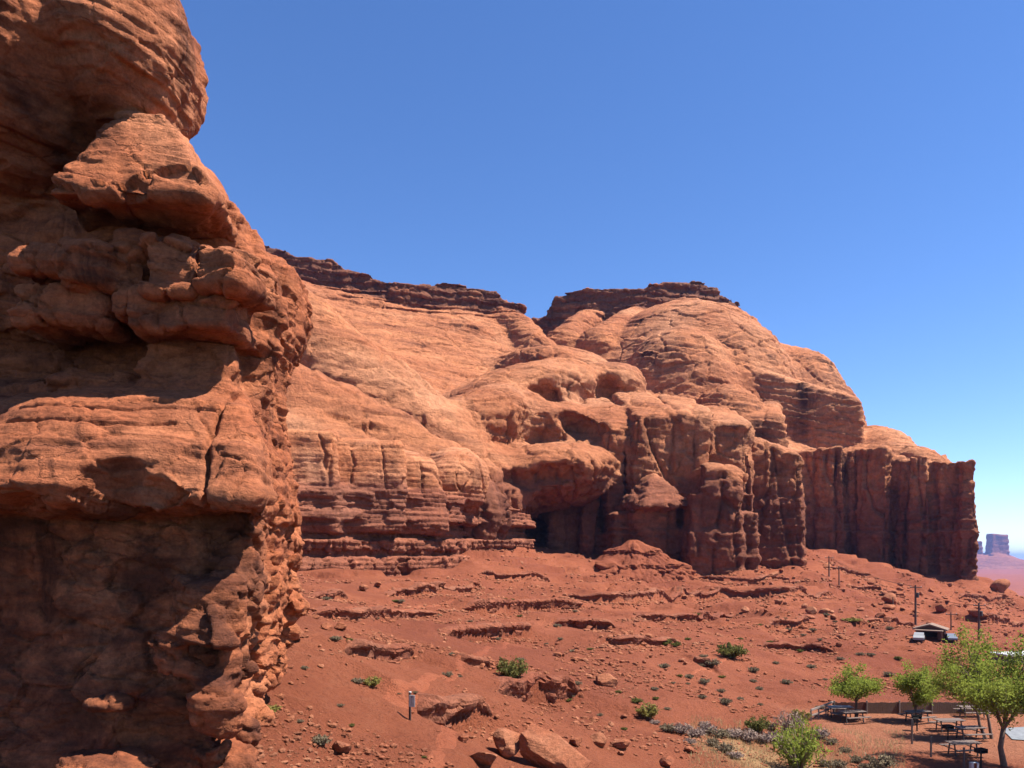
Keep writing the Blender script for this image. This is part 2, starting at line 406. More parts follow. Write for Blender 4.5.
rr = np.concatenate([np.arange(7, 62, 0.22), np.arange(62, 130, 0.45), np.arange(130, 330, 0.9), np.exp(np.linspace(math.log(331), math.log(40000), 110))])
aa = np.concatenate([np.linspace(-60, -38, 40)[:-1], np.linspace(-38, 38, 1000), np.linspace(38, 60, 40)[1:]])
def build_ground(mat):
    A, D = np.meshgrid(np.radians(aa), rr, indexing='ij')
    X = D * np.tan(A); Y = D; Z = ground_h(X, Y)
    V = np.stack([X, Y, Z], -1).reshape(-1, 3)
    n, m = A.shape
    i = np.arange(n - 1)[:, None] * m + np.arange(m - 1)[None]
    Q = np.stack([i, i + m, i + m + 1, i + 1], -1).reshape(-1, 4)[:, ::-1]
    o = mesh_np('ground', V, Q[:, ::-1], mat); o['kind'] = 'structure'
    x, y = X.ravel(), Y.ravel(); nz = fbm(x / 3, y / 3, 0 * x, 4)
    pad = sst(19, 23, x + 2.5 * nz) * sst(42, 46, y + 3 * nz + (x - 25) * 0.2) * (1 - sst(57, 60, y))
    gr = np.exp(-(((x - 14.5) / 3.2) ** 2 + ((y - 43) / 4.0) ** 2) ** 1.5 + 0.8 * nz)
    ca = o.data.color_attributes.new('zone', 'FLOAT_COLOR', 'POINT')
    ca.data.foreach_set('color', np.stack([np.clip(pad, 0, 1), np.clip(gr, 0, 1), 0 * x, 0 * x + 1], -1).astype(f32).ravel())
    return o
def ground_mat(name='red_soil', gain=1.0):
    m, t, bs = newmat(name, 0.95, 0.1); q = NB(t)
    n1 = q.noise(q.pos, 0.11, 5, 0.6, 0.4); n2 = q.noise(q.pos, 1.3, 8, 0.72); n3 = q.noise(q.pos, 5.0, 6, 0.7)
    c = q.mix(q.ramp(n1, (0.36, 0.0), (0.64, 1.0)), (0.19, 0.054, 0.026), (0.25, 0.077, 0.038))
    c = q.mix(q.math('MULTIPLY', q.ramp(n2, (0.5, 0.0), (0.72, 1.0)), 0.55), c, (0.26, 0.095, 0.05))
    c = q.mix(q.math('MULTIPLY', q.ramp(n3, (0.52, 0.0), (0.7, 1.0)), 0.5), c, (0.095, 0.026, 0.016))
    at = t.nodes.new('ShaderNodeAttribute'); at.attribute_name = 'zone'
    zr, zg, _ = q.sep(at.outputs['Color'])
    c = q.mix(q.math('MULTIPLY', zr, 0.75), c, q.mix(n2, (0.27, 0.10, 0.055), (0.34, 0.15, 0.082)))
    c = q.mix(q.math('MULTIPLY', zg, 0.85), c, q.mix(n3, (0.32, 0.165, 0.08), (0.38, 0.25, 0.12)))
    n0 = q.noise(q.pos, 0.03, 4, 0.6, 0.5); c = q.mix(q.math('MULTIPLY', q.ramp(n0, (0.45, 0.0), (0.62, 1.0)), 0.5), c, (0.13, 0.034, 0.020))
    c = q.mix(1.0, c, (gain,) * 3, 'MULTIPLY')
    t.links.new(c, bs.inputs['Base Color'])
    t.links.new(q.bump(q.math('ADD', n2, q.math('MULTIPLY', n3, 0.5)), 1.0, 0.5), bs.inputs['Normal'])
    return m
SOIL = ground_mat()

# ------------------------------------------------------------------ near cliff
NC_PROF = [(30, 22), (21.2, 22), (20.6, 13), (20.4, 8.2), (20.5, 7.4), (20.3, 6.2), (20.9, 5.8), (20.7, 4.9), (19.6, 4.3), (18.4, 3.75), (17.3, 2.6), (16.75, 1.55), (16.8, 1.32), (17.3, 1.15),
           (18.7, 0.95), (18.8, -1.5), (18.3, -4.4), (17.6, -6), (17, -9), (30, -9)]
_zt = [(-9, 205), (-5, 205), (-3.4, 232), (-2.0, 250), (-1, 248), (0.9, 255), (1.25, 268), (1.5, 270), (3, 258), (4.2, 240), (5.5, 236), (7.2, 240), (7.9, 226), (8.3, 221), (9.6, 207), (10.3, 150), (12, 130), (13.5, 60), (20, 0)]
_fz = [(-9, 286), (-0.8, 296), (2, 298), (5, 296), (6.3, 300), (7.5, 322), (9.0, 337), (11, 338), (20, 338)]
def near_sdf(x, y, z):
    wx = 0.4 * fbm(x / 2.6, y / 2.6, z / 2.6, 3)
    X = x + 0.16 * fbm(x / 1.3 + 9, y / 1.3, z / 1.3, 3) + wx * 0.5; Yv = y + wx * 0.9; Z = z + 0.14 * fbm(x / 2 + 31, y / 2, z / 1.1, 3)
    d = poly2(Yv - 0.35 * np.sin(x * 0.9 + 1) * sst(0.8, 2.0, z) , Z, NC_PROF)
    xn = (np.interp(Z, [a for a, b in _zt], [b for a, b in _zt]) - HX) / F * 18.2
    xf = (np.interp(Z, [a for a, b in _fz], [b for a, b in _fz]) - HX) / F * 36
    t = np.clip((Yv - 18.2) / 17.8, 0, 1.3)
    top = np.maximum(z - (9.3 + 0.07 * (y - 18)) + 0.5 * wx, 0) * sst(19.5, 23, y) * 1.6
    wall = xn + (xf - xn) * t - top + 0.75 * fbm(x / 4, y / 2.2, z / 6, 4) * sst(18.5, 22, y)
    w = (X - wall) * 0.8
    d = smax(d, w.astype(f32), 0.5)
    d = smax(d, (Yv - 38 + 0.4 * np.maximum(z - 8, 0)).astype(f32), 1.2)
    pr = [Ell(15, 62, 20.6, 120, 128, 3.7, 0, k=0.6), Ell(138, 68, 20.2, 58, 80, 2.4, -14, k=0.5), Ell(5, -60, 20.5, 110, 90, 4, k=0.5),
          Ell(176, 54, 18.9, 13, 20, 1.3, -25, neg=True, k=0.1), Ell(150, 134, 18.5, 48, 30, 1.5, -38, neg=True, k=0.15), Ell(60, 12, 17.0, 60, 10, 0.5, -6, neg=True, k=0.1), Ell(0, 42, 16.9, 40, 9, 0.5, 0, neg=True, k=0.08),
          Tow(122, 166, 112, 19.2, 3.5, zb=8.55, tap=0.52, rnd=0.2, k=0.12),
          Tow(14, 60, 246, 18.6, 2.6, zb=6.9, tap=0.02, rnd=0.1, rot=6, k=0.1), Tow(58, 106, 240, 18.5, 2.6, zb=6.6, tap=0.04, rnd=0.16, rot=-8, k=0.1, tx=-.2), Tow(16, 100, 285, 18.9, 2.6, zb=5.8, tap=0.06, rnd=0.1, k=0.1),
          Tow(120, 142, 232, 18.9, 2.6, zb=6.0, tap=0.02, rnd=0.1, rot=10, k=0.08), Tow(140, 186, 236, 18.4, 2.6, zb=6.3, tap=0.03, rnd=0.14, rot=5, k=0.08, tx=-.15), Tow(186, 234, 240, 18.15, 2.6, zb=6.5, tap=0.02, rnd=0.16, rot=-10, k=0.08, tx=-.2), Tow(130, 225, 285, 18.7, 2.6, zb=5.6, tap=0.05, rnd=0.12, k=0.1),
          Ell(68, 379, 19.9, 22, 15, 0.7, k=0.08), Ell(112, 385, 20.1, 34, 12, 0.7, -12, k=0.08), Tow(148, 218, 338, 19.7, 2.5, zb=1.9, tap=0.28, rnd=0.15, rot=8, k=0.2), Ell(108, 490, 16.55, 40, 40, 0.85, -4, neg=True, k=0.07), Ell(148, 497, 16.6, 34, 24, 0.8, -28, neg=True, k=0.07),
          Tow(188, 246, 576, 17.5, 2.2, zb=-1.75, rnd=.2, tap=0.05, rot=24, k=0.12), Tow(160, 215, 615, 17.2, 1.6, zb=-2.0, rnd=.15, tap=0.4, rot=-14, k=0.1, tx=.4),
          Cap(P(176, 646, 17.5), P(218, 706, 17.7), 0.34, 0.6, k=0.12), Ell(238, 655, 18.5, 14, 50, 0.8, -8, k=0.15), Ell(190, 690, 17.9, 24, 34, 0.8, -20, neg=True, k=0.2),
          Ell(105, 765, 17.2, 50, 13, 0.9, k=0.15), Ell(112, 700, 17.7, 22, 7, 0.5, 10, k=0.1)]
    d = combine(pr, X, Yv, Z, 0.3, d)
    return d.astype(f32)
_rb = random.Random(3)
RUB = []
for i in range(150):
    t = _rb.random() ** 1.3; Y = 18 + t * 19
    base = np.interp(t, [0, 0.15, 0.3, 0.5, 1], [238, 246, 262, 280, 292]); ytop = np.interp(t, [0, 1], [560, 515]); ybot = np.interp(t, [0, 0.3, 0.6, 1], [790, 690, 630, 588])
    py = ytop + (ybot - ytop) * _rb.random(); px = base - 4 + _rb.uniform(-22, 6) * 18 / Y * (0.6 + 0.4 * (py - 500) / 268)
    if py < 560 and t < 0.3: px += 12
    RUB.append((P(px, py, Y), _rb.uniform(0.22, 0.62) * (0.8 + 0.5 * t)))
def near_full(x, y, z):
    d = near_sdf(x, y, z)
    m = (z < 2.2) & (x > -13) & (np.abs(d) < 2.0)
    if m.any():
        X, Y, Z = x[m], y[m], z[m]; q = d[m]
        nx = 0.16 * fbm(X / 0.7, Y / 0.7, Z / 0.7, 2)
        for c, r in RUB:
            k = (np.abs(X - c[0]) < r * 2.4) & (np.abs(Y - c[1]) < r * 2.4) & (np.abs(Z - c[2]) < r * 2.4)
            if not k.any(): continue
            s = ((c[0] * 57 + c[1] * 31) % 1) * 0.6 + 0.7
            a = (c[0] * 91 + c[1] * 13) % 3.1; ca, sa = math.cos(a), math.sin(a); dx = X[k] - c[0]; dy = Y[k] - c[1]; dz = Z[k] - c[2] + 0.35 * math.sin(a * 5) * dx
            v = np.maximum(np.maximum(np.abs(dx * ca + dy * sa) / (1.1 * s), np.abs(dy * ca - dx * sa) / 1.1), np.maximum(np.abs(dz) / (0.75 / s + .1), (np.abs(dx) + np.abs(dy) + np.abs(dz)) / 1.75)) - r + 1.3 * nx[k]
            q[k] = smin(q[k], v.astype(f32), 0.05)
        d[m] = q
    return d
def groove(x, z, pts, w, dep):
    b = np.full(x.shape, 1e9)
    for (ax, az), (bx, bz) in zip(pts[:-1], pts[1:]):
        ex, ez = bx - ax, bz - az; t = np.clip(((x - ax) * ex + (z - az) * ez) / (ex * ex + ez * ez), 0, 1)
        b = np.minimum(b, np.hypot(x - ax - ex * t, z - az - ez * t))
    return -dep * (1 - sst(0, w, b))
def near_detail(V, N):
    x, y, z = V.T.astype(f32)
    steep = 1 - np.clip(N[:, 2], 0, 1)
    zz = z + 0.12 * x + 0.25 * fbm(x / 3, y / 3, z / 3, 3)
    st = vn(x / 2.5, y / 2.5, zz / 0.16) + 0.7 * vn(x / 1.5 + 7, y / 1.5, zz / 0.07)
    d = 0.035 * st * (0.35 + 0.65 * steep)
    d += 0.07 * fbm(x / 0.6, y / 0.6, z / 0.45, 4)
    led = vn(x / 3 + 3, y / 3, zz / 0.42); d += 0.10 * sst(-0.15, 0.1, led) * sst(0.2, 0.6, fbm(x / 2 + 50, y / 2, z / 2, 2) + 0.45) * steep
    f1, f2, _ = cells(x / 0.62 + 0.25 * vn(x * 2, y * 2, z * 2), y / 0.62, zz / 0.45)
    rough = (1 - 0.7 * sst(1.2, 1.8, z) * sst(4.9, 4.3, z) * (y < 20)) * (1 - 0.8 * sst(9.2, 10.4, z)) * (1 - 0.7 * sst(19.3, 20.5, y) * sst(1.5, 3, z)) * sst(0.05, 0.35, fbm(x / 2.2 + 11, y / 2.2, z / 2.2, 3) + 0.3 * (x > -9.3) * sst(1.5, 0.5, z) - 0.05)
    d += rough * (0.05 * (np.minimum(f2 - f1, 0.3) - 0.2) + 0.12 * (_ - 0.5))
    c2 = fbm(x / 1.7 + 77, y / 1.7, z / 2.6, 3); d -= 0.08 * (1 - 0.8 * sst(9.2, 10.4, z)) * (1 - sst(0, 0.03, np.abs(c2))) * sst(0.0, 0.3, fbm(x / 4, y / 4, z / 4 + 40, 2) + 0.2)
    d += 0.075 * saw(zz / 0.36 + 0.5 * vn(x / 1.3, y / 1.3, z / 1.3)) * sst(-0.1, 0.3, fbm(x / 1.8 + 4, y / 1.8, z / .9, 2)) * (0.3 + .7 * steep) * (1 - 0.6 * sst(9.2, 10.4, z))
    c1, c2, ci = cells((x + .5 * vn(x, y, z)) / 1.5 + 5, y / 1.5, z / 0.95)
    side = sst(19.3, 20.5, y) * sst(1.5, 3, z) * (x > -11.5)
    bench = sst(1.2, 1.8, z) * sst(4.9, 4.3, z) * (y < 20)
    up = (1 - 0.75 * sst(9.2, 10.4, z)) * (1 - 0.6 * side) * (1 - 0.55 * bench)
    d += side * (0.22 * fbm(y / 0.9, z / 5, x * 0 + 2, 4) + 0.12 * saw(y / 1.3 + 0.5 * fbm(y / 2, z / 3, x * 0, 3)))
    d += up * (0.32 * (ci - 0.5) - 0.09 * (1 - sst(0, 0.04, c2 - c1)))
    k1, k2, ki = cells(x / 0.5 + 3, y / 0.5, z / 0.36); d += up * sst(0.0, 0.4, fbm(x / 2.5 + 60, y / 2.5, z / 2.5, 2) + .2) * 0.09 * (ki - .5)
    pk = lambda *a: [(P(px, py, 17.6)[0], P(px, py, 17.6)[2]) for px, py in a]
    front = y < 20
    d += front * groove(x, z, pk((205, 355), (206, 400), (207, 440), (213, 480), (216, 505)), 0.09, 0.3)
    d += front * groove(x, z, pk((0, 404), (60, 402), (120, 405), (180, 401), (205, 404)), 0.05, 0.1)
    d += front * groove(x, z, pk((0, 421), (40, 420), (110, 424), (170, 420)), 0.05, 0.1)
    return V + N * d[:, None]

# ------------------------------------------------------------------ mesa
RP_ = [(230, 262, 330), (255, 260, 330), (300, 280, 332), (350, 292, 335), (400, 306, 335), (450, 311, 338), (500, 316, 342), (528, 336, 345),
       (350, 330, 305), (400, 345, 300), (450, 352, 305), (500, 350, 316), (530, 352, 335), (400, 375, 265), (440, 392, 262), (480, 385, 285), (520, 380, 300), (470, 412, 245),
       (560, 345, 350), (600, 345, 350), (560, 380, 310), (520, 410, 265), (560, 420, 262), (600, 400, 285), (640, 390, 300), (490, 430, 230), (540, 445, 232), (590, 440, 240), (510, 475, 205), (560, 485, 208),
       (620, 340, 360), (660, 325, 368), (700, 312, 372), (740, 318, 382), (760, 333, 380), (800, 360, 372), (830, 383, 370), (650, 360, 345), (700, 360, 336), (740, 365, 345), (780, 385, 345), (650, 400, 300), (700, 395, 308), (740, 402, 315),
       (700, 420, 262), (650, 420, 250), (750, 442, 268), (780, 432, 320), (850, 425, 335), (880, 443, 325), (920, 458, 312), (960, 468, 300),
       (540, 560, 222), (560, 562, 215), (640, 578, 182), (720, 578, 182), (800, 560, 235), (870, 570, 262), (940, 580, 255), (1000, 600, 250), (500, 545, 180), (450, 560, 150), (380, 580, 120), (300, 590, 105)]
rp = [P(*q) for q in RP_]
rp += [(-120, 420, 60), (-60, 430, 60), (0, 430, 55), (60, 450, 60), (110, 440, 45), (160, 420, 20), (215, 330, -30), (190, 300, -30), (-140, 330, 110), (-140, 220, 70), (-100, 160, 40), (-60, 140, 25), (-40, 125, 12)]
RH = Grid2(TPS(rp, 0.004), -160, 260, 90, 470, 1.0)
def cap_line(pts, w, hgt, k=2.0):
    w3 = [P(*q) for q in pts]
    def f(x, y, z):
        b = np.full(x.shape, 1e9, f32); zt = np.zeros(x.shape, f32)
        for a, c in zip(w3[:-1], w3[1:]):
            ex, ey = c[0] - a[0], c[1] - a[1]; t = np.clip(((x - a[0]) * ex + (y - a[1]) * ey) / (ex * ex + ey * ey), 0, 1)
            d = np.hypot(x - a[0] - ex * t, y - a[1] - ey * t); m = d < b
            b = np.where(m, d, b); zt = np.where(m, a[2] + (c[2] - a[2]) * t, zt)
        return np.maximum(b - w, np.abs(z - zt + hgt / 2) - hgt / 2)
    f.k = k; f.neg = False
    return f
CAP1 = cap_line([(150, 226, 345), (255, 248, 345), (300, 263, 345), (336, 265, 345), (350, 277, 345), (400, 291, 347), (450, 290, 350), (496, 298, 352), (508, 310, 352)], 7, 15, 1.8)
CAP2 = cap_line([(548, 324, 400), (562, 303, 397), (590, 296, 392), (640, 296, 390), (652, 291, 390), (690, 289, 392), (704, 295, 394), (722, 308, 398), (728, 318, 402)], 9, 19, 2.2)
def chain(pts, r, k=1.0):
    q = [P(*p[:3]) for p in pts]
    return [Cap(q[i], q[i + 1], r[i], r[i + 1], k) for i in range(len(q) - 1)]
FINS = chain([(180, 395, 160), (281, 428, 166), (325, 446, 169), (375, 468, 172), (419, 492, 174), (452, 516, 176)], [14, 14, 14, 14, 13.5, 12]) + \
       chain([(150, 300, 204), (223, 330, 204), (292, 356, 203), (354, 405, 201), (411, 452, 199), (466, 500, 197)], [17, 17, 16.5, 16, 15.3, 14]) + \
       chain([(180, 455, 153), (300, 466, 158), (390, 494, 163)], [12, 12, 11], 0.6)
DOMES = [Ell(684, 440, 376, 118, 134, 60, k=5), Ell(788, 485, 366, 79, 139, 30, k=4), Ell(680, 412, 332, 62, 84, 26, k=2), Ell(742, 425, 352, 52, 98, 30, k=2), Ell(724, 436, 296, 42, 50, 24, k=1.2),
         Ell(640, 455, 285, 66, 52, 34, k=4), Ell(560, 382, 322, 66, 27, 34, -8, k=6), Ell(598, 398, 292, 48, 28, 32, 10, k=5), Ell(512, 412, 268, 90, 38, 38, 20, k=6), Ell(560, 442, 248, 76, 36, 34, -12, k=6),
         Ell(612, 446, 242, 46, 38, 26, -20, k=4), Ell(476, 444, 234, 72, 42, 36, 28, k=6), Ell(546, 478, 214, 74, 32, 24, 4, k=5),
         Tow(754, 857, 382, 317, 44, rnd=2, tap=0.03, rot=-12, slope=0.25, tx=-0.34, k=1.0), Tow(738, 784, 416, 268, 30, rnd=2.5, rot=-16, tap=0.05, slope=0.35, k=1), Ell(868, 470, 334, 44, 40, 30, -38, k=3),
         Cap(P(600, 312, 394), P(562, 350, 356), 5, 10, k=1.2), Cap(P(644, 312, 392), P(598, 352, 352), 6, 11, k=1.2), Cap(P(690, 310, 388), P(664, 345, 352), 7, 11, k=1.5), Cap(P(722, 316, 388), P(735, 350, 356), 6, 11, k=1.5),
         Cap(P(498, 314, 350), P(540, 360, 330), 6, 10, k=3)]
ALC = []
PIL = [Tow(552, 600, 470, 216, 22, rnd=1.4, rot=24, tap=0.06, slope=0.3), Tow(583, 612, 446, 212, 24, rnd=1.4, rot=10, slope=0.35, tap=0.03), Tow(606, 640, 424, 211, 30, rnd=1.6, rot=8, slope=0.45, tap=0.03), Tow(636, 682, 414, 209, 34, rnd=1.8, rot=4, slope=0.4, tap=0.03),
       Tow(678, 716, 412, 209, 34, rnd=1.8, rot=0, slope=0.35, tap=0.02), Tow(712, 752, 424, 211, 34, rnd=1.8, rot=-6, slope=0.35, tap=0.03), Tow(752, 797, 446, 223, 28, rnd=1.5, rot=-16, tap=0.03, slope=0.2, tx=-0.4),
       Tow(634, 680, 500, 202.5, 10, rnd=1.2, rot=12, tap=0.03, k=0.4), Tow(653, 660, 473, 204, 4, zb=13, rnd=.7, rot=20, tap=0.75, k=0.3), Tow(690, 742, 478, 196, 17, rnd=1.6, rot=-8, tap=0.03, slope=0.15, k=0.4), Tow(612, 640, 512, 205, 10, rnd=1.2, rot=6, tap=0.08, k=0.4), Tow(684, 756, 510, 200, 20, rnd=1.2, rot=-8, tap=0.02, k=0.4), Ell(718, 478, 203, 30, 12, 7, -6, k=.6)]
WING = [Tow(797, 822, 450, 293, 40, rnd=1.2, rot=-32, tap=0.01), Tow(818, 842, 446, 289, 40, rnd=1.4, rot=-22, tap=0.012), Tow(838, 866, 448, 290, 40, rnd=2, rot=-28, tap=0.01), Tow(862, 884, 447, 283, 40, rnd=1.4, rot=-36, tap=0.012), Tow(880, 906, 455, 284, 40, rnd=2, rot=-24, tap=0.006),
        Tow(903, 914, 458, 280, 30, rnd=1, rot=-28), Tow(911, 926, 456, 272, 30, rnd=.8, rot=-34, tap=0.004), Tow(924, 943, 460, 272, 30, rnd=1.2, rot=-22, tap=0.006), Tow(941, 961, 461, 267.5, 30, rnd=.9, rot=-32, tap=0.006), Tow(962, 975, 460, 262, 22, rnd=.7, rot=-16, tap=0.012), Tow(955, 966, 466, 268, 20, rnd=.7, rot=-20)]
for p in PIL + WING:
    if p.k is None: p.k = 0.5
CR1 = [(285, 118), (318, 126), (352, 128), (390, 137), (430, 148), (458, 150), (470, 160), (505, 168), (530, 178)]
def mkpoly(front, back): return [P(px, HY, Y)[:2] for px, Y in front] + back
LOW_POLY = mkpoly([(262, 112), (300, 119), (352, 125), (400, 133), (440, 141), (462, 146), (463, 153), (474, 166), (515, 176), (530, 190)], [(-20, 215), (-90, 215), (-80, 120)])
LPZ = [-9, -3, -0.1, 0.05, 1.0, 1.1, 3.0, 3.1, 5.0, 5.1, 6.0, 6.15, 7.6, 7.7, 9.6, 9.7, 11.0, 11.1, 11.9, 12.0, 13, 16]; LPO = [1.6, 1.5, 1.4, 0.1, 0.0, 1.0, 0.9, -1.5, -1.7, -2.4, -2.4, 1.1, 0.9, 0.2, 0.1, 0.8, 0.7, -0.6, -0.5, -2.6, -3.2, -5]
UP = [Tow(283, 336, 428, 121, 22, zb=4, rnd=1.2, rot=18, tap=0.02, slope=0.1, k=0.4), Tow(334, 402, 441, 127, 24, zb=4, rnd=1.6, rot=16, tap=0.05, slope=0.12, k=0.4), Tow(396, 436, 458, 137, 20, zb=4, rnd=2.0, rot=26, tap=0.18, slope=0.2, k=0.6),
      Ell(452, 488, 156, 40, 34, 12, 30, k=1)]
ROCK_AREA = mkpoly([(240, 118), (300, 132), (400, 142), (462, 160), (508, 186), (522, 208), (552, 224), (600, 224), (700, 222), (790, 236), (806, 312), (900, 300), (968, 285)], [(185, 330), (185, 480), (-200, 480), (-200, 130)])
AREA = Grid2(lambda x, y: poly2(x, y, ROCK_AREA), -160, 260, 90, 470, 1.0)
def mesa_sdf(x, y, z):
    w1 = fbm(x / 26, y / 26, z / 26, 3); w2 = fbm(x / 9 + 40, y / 9, z / 9, 3)
    X = x + 1.5 * w1 + 0.5 * w2; Y = y + 1.6 * fbm(x / 24 + 80, y / 24, z / 24, 2) + 0.5 * vn(x / 5, y / 5 + 30, z / 5); Z = z + 0.5 * w2
    d = (Z - RH(X, Y) + 1.5) * 0.62
    d = smax(d, AREA(X, Y), 4.0)
    for p in FINS: d = smin(d, p(X, Y, Z), p.k)
    d = combine(DOMES, X, Y, Z, 3, d)
    x1 = x + 0.5 * w2 + 0.4 * w1; y1 = y + 0.8 * w2
    d = smin(d, CAP1(x1, y1, z), 1.2); d = smin(d, CAP2(x1, y1, z), 1.2)
    d = combine(PIL, x + 0.7 * w1 + 0.35 * w2, y + 0.8 * w1 + 0.5 * w2, z + .4 * w2, .4, d); d = combine(WING, x + 0.35 * w2, y + 0.7 * w2, z + 0.5 * w2, .5, d)
    d = combine(ALC, X, Y, Z, 1, d)
    # beds: wide soft ledges above, strong ledges below
    zt = z + 0.035 * x + 1.2 * w1
    s1 = vn(x / 40, y / 40, zt / 2.6); s2 = vn(x / 30 + 9, y / 30, zt / 1.1)
    low = 1 - sst(8, 22, z - 0.02 * (y - 150))
    capz = np.maximum(1 - sst(1, 9, np.abs(z - 0.315 * y - (8.5))), 0) * (y > 320)
    capz = (1 - sst(2, 12, np.minimum(CAP1(x, y, z), CAP2(x, y, z)))) * (y > 300)
    led = zt / 1.9 + 0.25 * vn(x / 8, y / 8, z / 20); led = led - np.floor(led)
    lec = zt / 3.9 + 0.5 * vn(x / 16, y / 16, z / 30); lec = lec - np.floor(lec)
    d = d - (0.2 + 0.25 * low + 0.5 * capz) * s1 - (0.08 + 0.15 * low + 0.3 * capz) * s2 - 0.38 * low * (sst(0.0, 0.12, led) - led) - 1.0 * capz * (sst(0.0, 0.1, lec) - lec)
    return d.astype(f32)
def ledge_sdf(x, y, z):
    w1 = fbm(x / 18, y / 18, z / 18, 3)
    x2 = x + 0.8 * vn(x / 4, y / 4, z / 40) + 0.35 * vn(x / 1.7, y / 1.7, z / 14)
    y2 = y + 0.6 * vn(x / 2.6 + 8, y / 2.6, z / 30)
    lp = poly2(x2, y2, LOW_POLY)
    zz = z + 0.3 * w1 - 0.02 * (y - 120)
    d = np.maximum(lp - np.interp(zz, LPZ, LPO).astype(f32), z - 14.5 + 0.06 * (y - 120))
    d = combine(UP, x2 + 0.8 * w1, y2 + 0.8 * w1, zz + 0.4 * vn(x / 3, y / 3, z / 3), .3, d)
    s1 = vn(x / 25, y / 25, zz / 1.5); s2 = vn(x / 16 + 9, y / 16, zz / 0.5)
    low = 1 - sst(11, 14, z)
    return (d - (0.12 + 0.15 * low) * s1 - 0.10 * s2).astype(f32)
def ledge_detail(V, N):
    x, y, z = V.T.astype(f32)
    steep = 1 - np.clip(N[:, 2], 0, 1); low = 1 - sst(10, 13, z)
    wx = 0.8 * fbm(x / 3, y / 3, z / 3, 2)
    d = 0.14 * fbm(x / 1.3, y / 1.3, z / 1.0, 4) + 0.34 * saw(-z / 0.85 + 0.3 * vn(x / 5, y / 5, z / 3)) * (0.4 + 0.6 * low)
    g1, g2, gi = cells((x + wx) / 2.3, (y + wx) / 2.3, (z + .2 * wx) / 1.9)
    d += low * (0.25 + 0.75 * steep) * (0.45 * (np.minimum(g2 - g1, 0.2) - 0.1) + 0.6 * (gi - 0.5))
    j1, j2, ji = cells((x + wx) / 2.1 + 3, (y + wx) / 2.1, z / 5.5)
    d += sst(4.5, 3.5, z) * (0.3 + .7 * steep) * (0.75 * (ji - 0.5) - 0.6 * (1 - sst(0, 0.12, j2 - j1)))
    h1, h2, hi = cells((x + wx) / 5.5, (y + wx) / 5.5, z / 30)
    d += steep * (1 - low) * (-0.6 * (1 - sst(0, 0.07, h2 - h1)) + 0.7 * (hi - .5))
    return V + N * d[:, None]
def surf(px, py, y0=150, y1=420):
    "first rock surface along a line of sight from the road side"
    ys = np.arange(y0, y1, 0.5); x = (px - HX) / F * ys; z = (HY - py) / F * ys
    d = mesa_sdf(x.astype(f32), ys.astype(f32), z.astype(f32)); k = np.argmax(d < 0)
    return float(ys[k])
def hollow(px, py, rx, rz, ry, tilt=0, k=1.6, off=-0.3):
    e = Ell(px, py, surf(px, py) + off * ry, rx, rz, ry, tilt, neg=True, k=k); return e
_al = [hollow(*a) for a in [(547, 392, 22, 13, 11, -10), (609, 388, 16, 14, 10, 25), (582, 424, 28, 16, 12, -28), (546, 476, 44, 12, 8, 4)]] + \
      [hollow(536, 542, 20, 26, 9, 0, 1.5, .1), hollow(691, 472, 14, 30, 8, 5, .8, 0), hollow(600, 505, 4, 40, 5, 3, .4, .2), hollow(627, 480, 3, 34, 6, 2, .4, .2)]
ALC += _al
